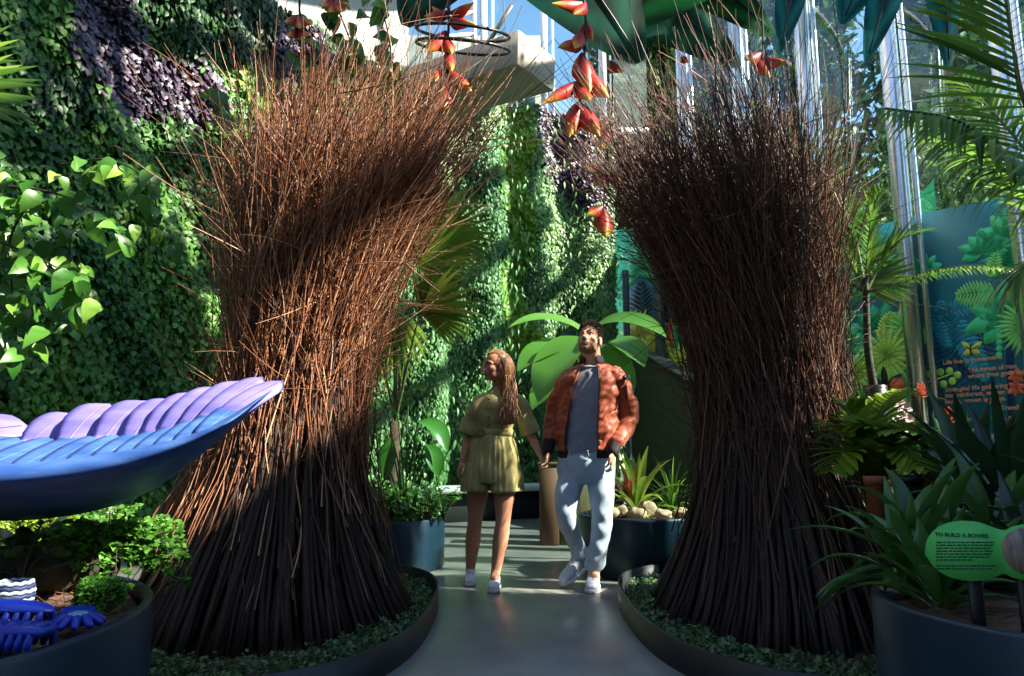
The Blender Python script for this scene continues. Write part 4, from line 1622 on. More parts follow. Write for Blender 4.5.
# blue finds laid out like a bowerbird's collection
def comb(px, py, L, w, ang, kind, label):
    c = G(px, py, SZ)
    root = thing('hair_clip' if kind == 0 else 'scrubbing_brush', label, 'hair clip' if kind == 0 else 'brush', c)
    ca, sa = math.cos(ang), math.sin(ang)
    X, Y = A(ca, sa, 0), A(-sa, ca, 0)
    mb = MB()
    if kind == 0:
        rings = []
        for t in np.linspace(-1, 1, 15):
            k = math.sqrt(max(.02, 1 - abs(t) ** 2.2))
            rings.append((c + X * t * L / 2 + A(0, 0, .040 + .006 * (1 - t * t)), Y * w / 2 * k, A(0, 0, .016 * k + .002)))
        loft(mb, rings, 20)
    else:
        box(mb, c + A(0, 0, .044), (L, w, .026), [X, Y, A(0, 0, 1.)], .010)
        for t in np.linspace(-.42, .42, 6):
            ellip(mb, c + X * t * L + A(0, 0, .056), (L * .055, w * .33, .007), [X, Y, A(0, 0, 1.)], 12, 8)
    mesh_obj('handle_shell', mb, M['royal'], root)
    n = 9
    for k in range(n):
        for sd in (-1, 1):
            t = (k + .5) / n * 2 - 1
            kk = math.sqrt(max(.05, 1 - abs(t) ** 2.2)) if kind == 0 else 1
            p = c + X * t * L * .46 + Y * sd * w * .42 * kk
            mb = MB()
            limb(mb, [p + A(0, 0, .040), p + Y * sd * .008 + A(0, 0, .022), p + Y * sd * .006 + A(0, 0, .008)], [.008, .009, .006], 8, 10)
            mesh_obj('tooth' if kind == 0 else 'bristle_tuft', mb, M['royal'], root)


comb(8, 626, .25, .085, -.12, 0, 'shiny blue oval hair clip on the bark mulch')
comb(4, 650, .21, .075, -.10, 1, 'blue rectangular scrubbing brush nearest the planter rim')
# blue flower
c = G(77, 630, SZ)
fl = thing('toy_flower', 'blue plastic flower with a pale centre on the mulch', 'toy', c)
for k in range(11):
    a = k / 11 * 2 * PI
    mb = MB()
    d = A(math.cos(a), math.sin(a), 0)
    limb(mb, [c + d * .016 + A(0, 0, .032), c + d * .036 + A(0, 0, .030), c + d * .056 + A(0, 0, .018)], [.008, .011, .009], 10, 10)
    mesh_obj('petal', mb, M['royal'], fl)
mb = MB()
lathe(mb, c, [(0.001, .044), (.014, .044), (.024, .040), (.028, .032), (.024, .022)], 24)
mesh_obj('centre_disc', mb, mat('pale_blue_plastic', (120, 160, 190), rough=.4), fl)
c = G(77, 619, SZ)
bk = thing('bottle_cap', 'small blue ridged bottle cap behind the blue flower', 'cap', c)
mb = MB()
n = 32
prof = [(0.001, .030), (.034, .030), (.039, .026), (.040, .002)]
lathe(mb, c, prof, 32)
mesh_obj('cap_shell', mb, M['royal'], bk)
mb = MB()
for k in range(24):
    a = k / 24 * 2 * PI
    box(mb, c + A(math.cos(a) * .040, math.sin(a) * .040, .014), (.004, .004, .022), None, .001)
mesh_obj('ridge_ring', mb, M['royal'], bk)
# blue and white woven ball
c = G(12, 607, SZ)
wb = thing('woven_cup', 'blue and white striped woven cup behind the hair clip', 'cup', c)
for k in range(6):
    mb = MB()
    z = .008 + .012 * k
    r_ = .042 + .008 * math.sin(PI * (k + .5) / 6)
    tubes(mb, [c + A(r_ * math.cos(a), r_ * math.sin(a), z + .002 * math.sin(a * 12)) for a in np.linspace(0, 2 * PI, 49)], .0062, 6)
    mesh_obj('woven_band', mb, [mat('navy_band', (30, 44, 84), rough=.7), mat('pale_band', (142, 156, 168), rough=.7)][k % 2], wb)
mb = MB()
lathe(mb, c, [(.001, .004), (.040, .004), (.046, .03), (.042, .07), (.036, .068), (.04, .03), (.001, .012)], 24)
mesh_obj('cup_wall', mb, mat('grey_blue_cup', (70, 86, 110), rough=.6), wb)
# ================================================================== PLANTS
M['palm'] = leafmat('palm_leaf', (46, 88, 24), (118, 164, 50), .35, .42, .5, (184, 196, 82))
M['fan'] = leafmat('fan_palm_leaf', (74, 110, 28), (140, 164, 52), .35, .4, .45, (196, 180, 70))
M['palm_dark'] = leafmat('dark_palm_leaf', (28, 58, 20), (66, 104, 36), .35, .3, .5)
M['palm_stem'] = mat('palm_stem', (70, 84, 40), (96, 104, 54), rough=.55, nscale=10)
M['fern'] = leafmat('fern_leaf', (52, 104, 30), (110, 170, 62), .5, .4, .35)
M['fern_bright'] = leafmat('yellow_fern_leaf', (96, 130, 34), (156, 178, 60), .4, .4, .45)
M['fern_stem'] = mat('fern_stem', (46, 40, 24), rough=.6)
M['broad'] = leafmat('broad_leaf', (34, 86, 28), (78, 140, 50), .28, .3, .6)
M['brom'] = leafmat('bromeliad_leaf', (30, 74, 28), (74, 122, 44), .3, .25, .55)
M['brom_dark'] = leafmat('dark_strap_leaf', (20, 46, 28), (48, 82, 46), .3, .2, .6)
M['brom_yellow'] = leafmat('yellow_striped_leaf', (88, 128, 32), (178, 178, 70), .35, .3, .5)
M['brom_red'] = leafmat('red_bract', (120, 30, 30), (170, 60, 50), .4, .3)
M['banana'] = leafmat('banana_leaf', (78, 136, 46), (134, 182, 82), .35, .5, .5)
M['climber'] = leafmat('climber_leaf', (42, 96, 30), (94, 148, 52), .36, .35, .5, (146, 188, 78))
M['log'] = mat('dark_log', (36, 32, 22), (58, 56, 34), rough=.95, nscale=12, bump=.6)
M['rock'] = mat('sandstone_rock', (150, 124, 96), (196, 172, 140), rough=.85, nscale=9, bump=.4)
M['grey_rock'] = mat('grey_rock', (104, 100, 92), (140, 134, 122), rough=.9, nscale=9, bump=.4)


def plant(name, label, cat, loc, group=None):
    return thing(name, label, cat, loc, group)


def leaf_part(root, m, name, fn):
    mb = MB()
    fn(mb)
    return mesh_obj(name, mb, m, root)


def rosette(root, base, n, L, w, m, name='leaf', lo=.35, hi=1.4, droop=.9, seed=0, narrow=False, spread=None):
    """each strap leaf a part"""
    r = np.random.default_rng(seed)
    for k in range(n):
        a = k * 2.399 + r.uniform(-.2, .2)
        el = lo + (hi - lo) * (k / max(1, n - 1))
        d = A(math.cos(a) * math.cos(el), math.sin(a) * math.cos(el), math.sin(el))
        mb = MB()
        strap(mb, np.asarray(base) + A(math.cos(a), math.sin(a), 0) * .02 + A(0, 0, .004 * k), d, L * r.uniform(.8, 1.1), w * r.uniform(.85, 1.1), droop * r.uniform(.7, 1.3), 9, .22, r.uniform(.1, .95),
              [.5, .75, .9, 1, .85, .5, .04] if not narrow else [.9, 1, .8, .5, .03])
        mesh_obj(name, mb, m, root)


def pinnate(root, base, tips, m, ms, n=22, ll=.09, lw=.025, rise=.25, ang=70, droop=.3, name='frond', r0=.006):
    for t in tips:
        t = np.asarray(t, float)
        b = np.asarray(base, float)
        mid = (b + t) / 2 + A(0, 0, rise * np.linalg.norm(t - b))
        ml, mst = MB(), MB()
        frond(ml, mst, [b, b * .6 + mid * .4 + A(0, 0, .04), mid, mid * .4 + t * .6 + A(0, 0, .08 * np.linalg.norm(t - b)), t], n, ll, lw, ang, droop, .1, r0, .15, 3)
        f = mesh_obj(name, ml, m, root)
        mesh_obj('frond_stem', mst, ms, f)


def lacy_fern(name, label, base, n, L, seed, m, dirs=None, leaf=.02):
    """maidenhair: arching wiry stems with many small fan leaflets"""
    r = np.random.default_rng(seed)
    root = plant(name, label, 'fern', base)
    for k in range(n):
        a = r.uniform(0, 2 * PI) if dirs is None else r.uniform(*dirs)
        l = L * r.uniform(.6, 1.1)
        b = np.asarray(base, float)
        hd = A(math.cos(a), math.sin(a), 0)
        e = r.uniform(.4, 1.0)
        P = catmull([b, b + hd * l * .3 * e + A(0, 0, l * .5), b + hd * l * .75 * e + A(0, 0, l * .62 * r.uniform(.6, 1.1)), b + hd * l * 1.05 * e + A(0, 0, l * .3 * r.uniform(0, 1.3))], 14)
        ml, mst = MB(), MB()
        tubes(mst, P, np.linspace(.0025, .001, 14)[None], 4)
        pts, ds = [], []
        for i in range(3, 14):
            for sd in (-1, 1):
                sl = l * .28 * math.sin(PI * (i - 1) / 14) * r.uniform(.7, 1.2)
                dd = nrm(np.cross(nrm(P[i] - P[i - 1]), A(0, 0, 1)) * sd + (P[i] - P[i - 1]) * 6 + A(0, 0, .15))
                q = [P[i] + dd * sl * t + A(0, 0, -.12 * sl * t * t) for t in np.linspace(0, 1, 5)]
                tubes(mst, q, np.linspace(.0015, .0008, 5)[None], 3)
                for t in np.linspace(.25, 1, 6):
                    p = P[i] + dd * sl * t + A(0, 0, -.12 * sl * t * t)
                    for _ in range(2):
                        pts.append(p)
                        ds.append(dd + r.normal(0, .6, 3))
        pts = np.array(pts)
        leaves(ml, pts, np.array(ds), A(0, 0, 1.) + r.normal(0, .45, (len(pts), 3)), r.uniform(leaf * .7, leaf * 1.25, len(pts)), leaf_template(.95, 2, .1, .1, 'round'), r.uniform(0, 1, len(pts)))
        f = mesh_obj('frond', ml, m, root)
        mesh_obj('frond_stem', mst, M['fern_stem'], f)
    return root


def rock(name, label, c, R, m, seed, cat='rock', group=None):
    r = np.random.default_rng(seed)
    bm = MB()
    ellip(bm, c, R, None, 22, 14)
    v = bm.v[0]
    d = v - c
    k = np.zeros(len(v))
    for _ in range(6):
        w_ = nrm(r.normal(size=3)) * r.uniform(1.2, 3.5)
        k += np.abs(np.sin((d / np.asarray(R)) @ w_ + r.uniform(0, 6))) * .10
    bm.v[0] = c + d * (1.05 - k)[:, None]
    o = mesh_obj(name, bm, m, None, False)
    return tag(o, label, cat, group)


# ---- in the left planter
lacy_fern('maidenhair_fern', 'lacy green maidenhair fern spilling beside the log in the left planter', G(106, 577, .49), 30, .30, 3, M['fern'], leaf=.022)
lacy_fern('maidenhair_fern', 'small low maidenhair fern in front of the larger one', G(100, 606, .49), 9, .13, 5, M['fern'], leaf=.018)
lacy_fern('maidenhair_fern', 'pale maidenhair fern behind the log under the wing', G(18, 556, .49), 16, .26, 6, M['fern_bright'], leaf=.024)
rt = plant('sword_fern', 'narrow dark sword fern in front of the log', 'fern', G(20, 598, .49))
b = G(20, 598, .49)
pinnate(rt, b, [b + A(-.10, .05, .16), b + A(.02, .05, .22), b + A(.11, .03, .17), b + A(.18, -.02, .09), b + A(-.16, -.02, .08)], M['brom'], M['fern_stem'], 20, .035, .012, .2, 80, .1)
mb = MB()
pts = catmull([G(-60, 575, .55), G(20, 572, .555), G(70, 568, .55), G(108, 566, .53)], 20)
tubes(mb, pts, (np.array([.075, .08, .075, .06]).repeat(5) + .01 * np.sin(np.arange(20) * 1.9))[None], 18, cap=True)
lg = thing('mossy_log', 'dark mossy log lying in the left planter', 'log', pts[8] - A(0, 0, .08))
mesh_obj('log_body', mb, M['log'], lg)
mb = MB()
for k in range(7):
    p = pts[2 + 2 * k]
    ellip(mb, p + A(0, -.01, .055), (.05 + .02 * math.sin(k * 2), .045, .03), None, 12, 8)
mesh_obj('moss_cushion', mb, mat('moss', (56, 74, 24), (86, 104, 36), rough=.95, nscale=40, bump=.5), lg)
rock('stone', 'pale grey stone at the end of the mossy log', G(84, 578, .50), A(.07, .05, .04), M['grey_rock'], 3)
for k, (x, y) in enumerate([(30, 548), (62, 545), (105, 545), (140, 548)]):
    b = G(x, y, .49)
    b[1] = min(b[1], 2.6)
    b = A(b[0] * .98, b[1], .48)
    r_ = plant('broadleaf_plant', ['dark broad-leaved plant under the left end of the wing', 'dark broad-leaved plant beside the pale stone', 'dark broad-leaved plant behind the large maidenhair fern', 'dark broad-leaved plant at the bower end of the left planter'][k], 'plant', b)
    rosette(r_, b, 12, .26, .07, M['brom_dark'] if k % 2 else M['broad'], 'leaf', .3, 1.3, .9, k)

# ---- climber hanging off the living wall, left
def climber(name, label, paths, seed, m, size=(.10, .17), dens=16, up=.3):
    r = np.random.default_rng(seed)
    root = plant(name, label, 'climbing plant', A(*paths[0][0][:2], 0) if False else paths[0][0])
    for p in paths:
        P = catmull(p, 24)
        ms, ml = MB(), MB()
        tubes(ms, P, np.linspace(.008, .003, 24)[None], 5)
        L = np.linalg.norm(np.diff(P, axis=0), axis=1).sum()
        n = max(5, int(L * dens))
        i = r.integers(1, 24, n)
        B = P[i] + r.normal(0, .05, (n, 3))
        D = r.normal(0, .6, (n, 3)) + A(.2, -.5, -.75)
        Nn = A(.5, -.6, .55) + r.normal(0, .35, (n, 3))
        leaves(ml, B, D, Nn, r.uniform(size[0], size[1], n), leaf_template(.62, 8, .14, .35, 'heart'), r.uniform(0, 1, n))
        s_ = mesh_obj('vine_stem', ms, M['fern_stem'], root)
        mesh_obj('leaves', ml, m, s_)
    return root


climber('climbing_vine', 'bright heart-leaved climber hanging from the living wall left of the bower', [
    [W(-30, 185, 3.9), W(40, 190, 3.8), W(95, 210, 3.8), W(125, 250, 3.8)],
    [W(-30, 230, 3.8), W(20, 250, 3.7), W(60, 270, 3.7), W(90, 300, 3.7)],
    [W(-30, 290, 3.7), W(5, 310, 3.7), W(18, 340, 3.7), W(20, 372, 3.7)],
    [W(60, 165, 4.3), W(110, 160, 4.2), W(150, 185, 4.2), W(160, 240, 4.2)],
    [W(85, 200, 4.0), W(70, 240, 4.0), W(75, 280, 3.9), W(70, 320, 3.9)],
    [W(30, 200, 3.9), W(10, 240, 3.9), W(12, 290, 3.9), W(14, 360, 3.9)]], 2, M['climber'], (.09, .16), 34)
climber('climbing_vine', 'heart-leaved climber hanging behind the top of the red-brown bower', [
    [W(215, 90, 4.9), W(240, 130, 4.9), W(260, 170, 4.9), W(270, 220, 4.9)],
    [W(250, 60, 5.0), W(285, 100, 5.0), W(300, 150, 5.0), W(310, 190, 5.0)],
    [W(300, 40, 5.0), W(320, 90, 5.0), W(330, 140, 5.0), W(330, 180, 5.0)],
    [W(330, -10, 5.0), W(350, 40, 5.0), W(362, 80, 5.0), W(365, 130, 5.0)],
    [W(370, -20, 5.1), W(385, 20, 5.1), W(392, 60, 5.1), W(398, 95, 5.1)],
    [W(345, -20, 5.1), W(330, 20, 5.1), W(320, 50, 5.1), W(310, 80, 5.1)]], 7, M['climber'], (.12, .22), 20)

# ---- fan palm behind the left bower
def fanleaf(root, base, c, X, Y, Rr, n, m, spread=2.6, droop=.25, w=.045, name='fan_leaf', dead=False):
    """petiole to hub c, then blades fanned in plane X,Y"""
    ms, ml = MB(), MB()
    mid = (np.asarray(base) + np.asarray(c)) / 2 + A(0, 0, .05)
    tubes(ms, catmull([base, mid, c], 12), np.linspace(.012, .007, 12)[None], 6)
    N = np.cross(X, Y)
    for k in range(n):
        a = -spread / 2 + spread * k / (n - 1)
        d = Y * math.cos(a) + X * math.sin(a) + N * .06 * (k % 2)
        strap(ml, c, d, Rr * (1 - .25 * (abs(a) / spread * 2) ** 2) * rng.uniform(.92, 1.05), w, droop, 6, .25, rng.uniform(.1, 1), [.25, .8, 1, .7, .03], N)
    f = mesh_obj(name, ml, m, root)
    mesh_obj('petiole', ms, M['palm_stem'], f)


b = W(392, 470, 6.4)
b = A(b[0], b[1], .1)
fp = plant('fan_palm', 'fan palm with spiky round leaves beside the red-brown bower', 'palm', b)
mb = MB()
tubes(mb, [b, b + A(0, 0, .5), b + A(.02, 0, 1.1)], np.array([[.06, .05, .045]]), 14, cap=True)
mesh_obj('trunk', mb, M['bark'], fp)
top = b + A(.02, 0, 1.1)
for (x, y, dd, xa, ya, R_, sp, dr) in [(392, 308, 6.1, (.75, .65, .1), (-.5, -.3, -.55), .68, 2.4, .35), (420, 312, 6.1, (.4, .5, -.7), (.8, .2, -.15), .58, 2.4, .3), (418, 268, 6.2, (.5, .6, -.55), (.7, .2, .5), .62, 2.4, .25),
                                       (400, 262, 6.3, (.75, .65, .0), (.1, -.1, 1), .55, 2.2, .3), (438, 240, 6.6, (.5, .5, -.7), (.7, .1, .6), .62, 2.6, .3), (372, 330, 6.2, (.7, .6, .4), (-.5, -.3, -.6), .5, 2.2, .4)]:
    Xv, Yv = nrm(A(*xa)), A(*ya)
    Yv = nrm(Yv - Xv * np.dot(Xv, Yv))
    fanleaf(fp, top, W(x, y, dd), Xv, Yv, R_, 22, M['fan'], sp, dr)

# ---- middle-left planter with mixed planting
planter('round_planter', 'blue-black steel planter behind the red-brown bower beside the path', -1.32, 6.14, .76, .63, .40, .37)
def surf(px, py, cy, z=.38):
    p = W(px, py, cy)
    return A(p[0], cy, z)


b = surf(405, 520, 6.0)
bp = plant('broadleaf_plant', 'glossy large-leaved plant in the planter behind the red-brown bower', 'plant', b)
for (x, y, dx, dy, L_) in [(398, 418, -.25, .5, .42), (418, 422, .9, .1, .4), (384, 425, -.7, .4, .35), (392, 438, -.2, -.8, .36), (425, 445, .8, -.55, .3), (408, 405, .3, 1, .32), (375, 448, -.9, -.2, .34)]:
    c = W(x, y, 6.0)
    ms, ml = MB(), MB()
    tubes(ms, catmull([b, (b + c) / 2 + A(0, 0, .1), c], 10), .007, 6)
    strap(ml, c, A(dx, -.35, dy), L_, .16, 1.5, 9, .22, rng.uniform(.3, .9), [.1, .7, 1, .95, .6, .03], A(0, -.6, .8))
    f = mesh_obj('leaf', ml, M['broad'], bp)
    mesh_obj('leaf_stalk', ms, M['palm_stem'], f)
mb = MB()
n = 2600
a = rng.uniform(0, 2 * PI, n)
q = np.sqrt(rng.uniform(0, 1, n))
P = np.stack([-1.32 + .72 * q * np.cos(a), 6.14 + .60 * q * np.sin(a), .38 + rng.uniform(0, .20, n) * (.4 + np.abs(np.sin(a * 7)))], -1)
leaves(mb, P, rng.normal(0, 1, (n, 3)) + A(0, -.2, .4), A(0, -.3, 1) + rng.normal(0, .4, (n, 3)), rng.uniform(.05, .10, n), leaf_template(.5, 3, .15, .25), rng.uniform(0, 1, n))
tag(mesh_obj('leafy_groundcover', mb, M['brom']), 'low leafy planting filling the planter behind the red-brown bower', 'plants', kind='stuff')
for k, (x, y) in enumerate([(375, 505), (392, 500), (430, 512), (444, 515), (360, 512)]):
    b = surf(x, y, 5.85 + .1 * (k % 2))
    r_ = plant('fern_clump', ['fern clump at the bower side of the path planter', 'fern clump below the glossy large leaves', 'fern clump near the path end of the planter', 'fern clump at the outer edge of the path planter', 'fern clump touching the bower twigs'][k], 'fern', b)
    tips = [b + A(math.cos(a_) * .22, math.sin(a_) * .2, .22 + .08 * math.sin(a_ * 3)) for a_ in np.linspace(0, 2 * PI, 8)[:-1]]
    pinnate(r_, b, tips, M['fern'] if k % 2 else M['brom'], M['fern_stem'], 14, .06, .018, .25, 75, .3)
rock('boulder', 'pale boulder standing among ferns behind the red-brown bower', A(-1.62, 6.45, .58), A(.22, .16, .30), M['grey_rock'], 8)

# ---- banana plant behind the couple
b = A(.75, 8.2, 0)
bn = plant('banana_plant', 'banana plant with broad light green leaves behind the couple', 'plant', b)
mb = MB()
tubes(mb, [b, b + A(0, 0, .7), b + A(.03, 0, 1.55)], np.array([[.09, .075, .05]]), 16, cap=True)
mesh_obj('trunk', mb, M['palm_stem'], bn)
tp = b + A(.03, 0, 1.5)
for (x0, y0, x1, y1, wd, dd) in [(590, 335, 522, 300, .20, 7.7), (582, 338, 534, 382, .44, 7.4), (576, 350, 520, 350, .36, 7.6), (596, 326, 660, 315, .30, 7.3), (600, 345, 622, 402, .50, 7.9), (588, 340, 566, 318, .30, 8.2), (610, 342, 644, 356, .36, 7.9), (578, 372, 530, 392, .34, 7.8)]:
    c, e = W(x0, y0, dd + .2), W(x1, y1, dd - .15)
    ms, ml = MB(), MB()
    tubes(ms, catmull([tp, (tp + c) / 2 + A(0, -.05, .05), c], 10), np.linspace(.02, .012, 10)[None], 8)
    d = e - c
    strap(ml, c, d + A(0, 0, .12), np.linalg.norm(d) * 1.15, wd, .7, 14, .18, rng.uniform(.3, .9), [.15, .8, 1, 1, .9, .55, .04], A(0, -.55, .8))
    f = mesh_obj('leaf', ml, M['banana'], bn)
    mesh_obj('leaf_stalk', ms, M['palm_stem'], f)

# ---- path pot with bromeliad and rocks, right of the man
cx_, cy_ = 1.02, 5.85
c = A(cx_, cy_, 0)
pt = thing('round_pot', 'dark round pot with rocks and a yellow-green bromeliad beside the path', 'pot', c)
mb = MB()
lathe(mb, c, [(.001, 0), (.42, 0), (.46, .02), (.485, .42), (.49, .44), (.47, .45), (.455, .43), (.44, .05)], 64)
mesh_obj('pot_wall', mb, M['planter'], pt)
mb = MB()
lathe(mb, c, [(.455, .40), (.3, .425), (.001, .43)], 48)
mesh_obj('soil', mb, M['mulch'], pt)
for k, (dx, dy, a, b_, h) in enumerate([(-.27, -.22, .10, .08, .06), (-.08, -.30, .11, .08, .07), (.12, -.28, .10, .09, .06), (-.36, -.05, .08, .08, .05), (.02, -.15, .12, .08, .10), (.28, -.20, .09, .07, .06), (-.17, -.12, .09, .07, .07), (.30, -.02, .08, .08, .05)]):
    rock('sandstone_rock', ['flat tan rock at the front left of the round pot', 'tan rock at the front middle of the round pot', 'tan rock at the front right of the round pot', 'small tan rock at the left rim of the round pot', 'tallest tan rock standing before the bromeliad', 'tan rock nearest the darker bower in the round pot', 'tan rock between the front rocks and the bromeliad', 'small tan rock at the far right of the round pot'][k], A(cx_ + dx, cy_ + dy, .43 + h * .6), A(a, b_, h), M['rock'], 40 + k, 'rock', 'rocks in the round pot')
b = A(cx_ - .02, cy_ + .05, .43)
br = plant('bromeliad', 'yellow-green bromeliad with a red heart in the round pot', 'plant', b)
rosette(br, b, 26, .46, .06, M['brom_yellow'], 'leaf', .35, 1.45, .7, 5)
rosette(br, b + A(-.06, 0, .12), 9, .22, .05, M['brom_red'], 'heart_leaf', .9, 1.5, .4, 6)
b = A(cx_ + .28, cy_ + .12, .42)
gt = plant('grassy_plant', 'grassy green tuft beside the bromeliad in the round pot', 'plant', b)
rosette(gt, b, 40, .34, .018, M['palm'], 'blade', .6, 1.45, .9, 9, True)

# wooden post behind the man
mb = MB()
pc = W(565, 500, 7.6)
wp = thing('wooden_post', 'broad brown timber bollard behind the man', 'post', (pc[0], 7.6, 0))
box(mb, (pc[0] - .165, 7.6, .40), (.19, .26, .80), None, .012)
mesh_obj('left_board', mb, mat('brown_timber', (78, 50, 30), (98, 66, 42), rough=.7, nscale=4, stretch=(6, 6, .6)), wp, False)
mb = MB()
box(mb, (pc[0] + .11, 7.62, .39), (.34, .22, .78), None, .012)
mesh_obj('face_board', mb, mat('olive_timber', (70, 66, 38), (92, 84, 50), rough=.75, nscale=4, stretch=(6, 6, .6)), wp, False)
mb = MB()
box(mb, (pc[0], 7.6, .81), (.56, .28, .03), None, .008)
mesh_obj('cap_board', mb, mat('pale_timber', (104, 84, 58), rough=.7), wp, False)
# ================================================================== MURAL PANELS
M['teal'] = mat('teal_print', (20, 112, 130), (26, 124, 140), rough=.55, nscale=2)
M['p_navy'] = mat('print_navy', (18, 66, 120), rough=.55)
M['p_mint'] = mat('print_mint', (84, 236, 164), rough=.55)
M['p_mint2'] = mat('print_deep_mint', (44, 200, 140), rough=.55)
M['p_green'] = mat('print_green', (150, 240, 130), rough=.55)
M['p_lime'] = mat('print_lime', (205, 248, 110), rough=.55)
M['p_yel'] = mat('print_yellow', (244, 238, 96), rough=.55)
M['p_blue'] = mat('print_blue', (50, 168, 196), rough=.55)
M['p_red'] = mat('print_coral', (255, 116, 76), rough=.55)
M['p_pink'] = mat('print_salmon', (255, 176, 140), rough=.55)
M['p_black'] = mat('print_black', (16, 26, 30), rough=.55)
PB = fac(0, 0, .20)
_dn = np.dot
UX = -FU                      # to the right in the picture, towards the camera


class Panel:
    """flat printed panel standing just outside the columns"""

    def __init__(self, name, label, poly_px, out, m, group='printed jungle panels'):
        self.p0 = fac(0, 0, out)
        pts = np.array([HIT(x, y, self.p0, FN) for x, y in poly_px])
        pts[:, 2] = np.maximum(pts[:, 2], .05)
        self.o = np.array([pts[:, 0].mean(), pts[:, 1].mean(), pts[:, 2].min()])
        self.root = thing(name, label, 'mural panel', self.o, group)
        self.layer = 0
        uv = self.uv(pts)
        mb = MB()
        prism(mb, uv, self.p0, UX, A(0, 0, 1.), -FN, .03)
        mesh_obj('board', mb, m, self.root, False)

    def uv(self, pts):
        d = np.asarray(pts) - self.p0
        return np.stack([d @ UX, d[:, 2]], -1)

    def px(self, x, y):
        return self.uv([HIT(x, y, self.p0, FN)])[0]

    def many(self, name, m, groups):
        for g in groups:
            self.shapes(name, m, g)
            self.layer -= 1
        self.layer += 1

    def shapes(self, name, m, polys):
        """printed motifs: thin flat shapes lying on the board"""
        self.layer += 1
        mb = MB()
        off = -FN * (.0012 * self.layer)
        for p in polys:
            prism(mb, p, self.p0 + off, UX, A(0, 0, 1.), -FN, .001)
        return mesh_obj(name, mb, m, self.root, False)


def blade2(c, a, L, w, n=7):
    """2D leaf from c along angle a"""
    t = np.linspace(0, 1, n)
    wd = w / 2 * np.sin(PI * np.clip(t * .92 + .06, 0, 1)) ** .8
    x = np.concatenate([t, t[::-1]]) * L
    y = np.concatenate([wd, -wd[::-1]])
    ca, sa = math.cos(a), math.sin(a)
    return np.stack([c[0] + x * ca - y * sa, c[1] + x * sa + y * ca], -1)


def fan2(c, a0, a1, n, L, w):
    return [blade2(c, a, L * (.88 + .12 * (k % 2)), w) for k, a in enumerate(np.linspace(a0, a1, n))]


def fern2(c, a, L, n, pl, w):
    out = [blade2(c, a, L, w * .35)]
    for k in range(n):
        t = .12 + .85 * k / n
        b = (c[0] + math.cos(a) * L * t, c[1] + math.sin(a) * L * t)
        l = pl * math.sin(PI * min(1, .18 + .8 * t))
        for sg in (-1, 1):
            out.append(blade2(b, a + sg * 1.15, l, w))
    return out


def blob2(c, r, n=14):
    a = np.arange(n) * 2 * PI / n
    return np.stack([c[0] + r * np.cos(a), c[1] + r * np.sin(a)], -1)


def palm2(c, r, n=7, a0=-.4, a1=3.55):
    """broad lobed treetop"""
    return [blade2(c, a, r * (1 + .12 * math.sin(3 * k)), r * .50) for k, a in enumerate(np.linspace(a0, a1, n))]


def text_on(P, name, txt, px, py, hpx, m, root=None):
    """printed lettering: left edge and baseline at a pixel, letter height in pixels"""
    cu = bpy.data.curves.new(name, 'FONT')
    cu.body = txt
    a = HIT(px, py, P.p0, FN)
    b = HIT(px, py - hpx, P.p0, FN)
    cu.size = (b[2] - a[2]) * 1.38
    cu.extrude = .0005
    cu.offset = .0012
    cu.space_line = .92
    R = Matrix((tuple(UX), (0, 0, 1), tuple(-FN))).transposed().to_4x4()
    pos = a - FN * .016
    return lettering(name, cu, P.root, Matrix.Translation(Vector(tuple(pos - ORG[P.root.name]))) @ R, m)


# right-hand panel
PA = Panel('mural_panel', 'teal panel printed with jungle palms, a butterfly and lines of coral text', [(912, 480), (1090, 500), (1090, 182), (912, 215)], .135, M['teal'])
P_ = PA.px
PA.many('navy_fern', M['p_navy'], [fern2(P_(975, 380), 2.2, .75, 11, .26, .03), fern2(P_(955, 372), .75, .6, 9, .22, .03), fern2(P_(1000, 395), 2.6, .6, 9, .22, .03)])
PA.many('blue_fern', M['p_blue'], [fern2(P_(954, 352), 1.75, .62, 13, .17, .06), fern2(P_(952, 315), -1.2, .85, 14, .16, .06), fern2(P_(930, 318), .12, .62, 11, .13, .05)])
PA.shapes('tree_trunk', M['p_navy'], [np.array([P_(1008, 420), P_(1016, 420), P_(1010, 250), P_(1003, 250)])])
PA.many('treetop', M['p_mint2'], [palm2(P_(1012, 262), .28), palm2(P_(1044, 250), .34)])
PA.many('palm_crown', M['p_mint'], [palm2(P_(983, 252), .25, 7, -.2, 3.3), palm2(P_(1012, 236), .34, 7, -.3, 3.4), palm2(P_(1006, 315), .40, 9, -.9, 4.0), palm2(P_(925, 270), .2, 7, -.6, 3.6), palm2(P_(1050, 310), .35, 8, -.8, 3.9)])
PA.many('mint_fern', M['p_green'], [fern2(P_(1000, 292), 3.05, .48, 11, .17, .03), fern2(P_(990, 280), 1.2, .3, 8, .1, .03)])
PA.shapes('bead_stem', M['p_mint'], [blob2(P_(1000 - .1 * k, 330 + 6.2 * k), .034) for k in range(5)])
PA.many('fan_leaf', M['p_green'], [fan2(P_(1030, 325), 1.7, 4.8, 17, .34, .05), fan2(P_(917, 338), -.9, 1.2, 9, .17, .035), fan2(P_(918, 396), -.9, 1.1, 8, .17, .035)])
tw = [P_(926, 385), P_(938, 380), P_(948, 378), P_(957, 376)]
PA.shapes('sprig', M['p_lime'], [blade2(P_(924, 384), .25, .42, .02)] + [blob2(P_(x, y), .042) for x, y in ((931, 374), (934, 386), (941, 372), (944, 384), (950, 371), (953, 381), (958, 375))])
PA.many('yellow_fern', M['p_yel'], [fern2(P_(938, 470), 1.9, .35, 7, .14, .05), fern2(P_(955, 470), .5, .42, 7, .14, .05)])
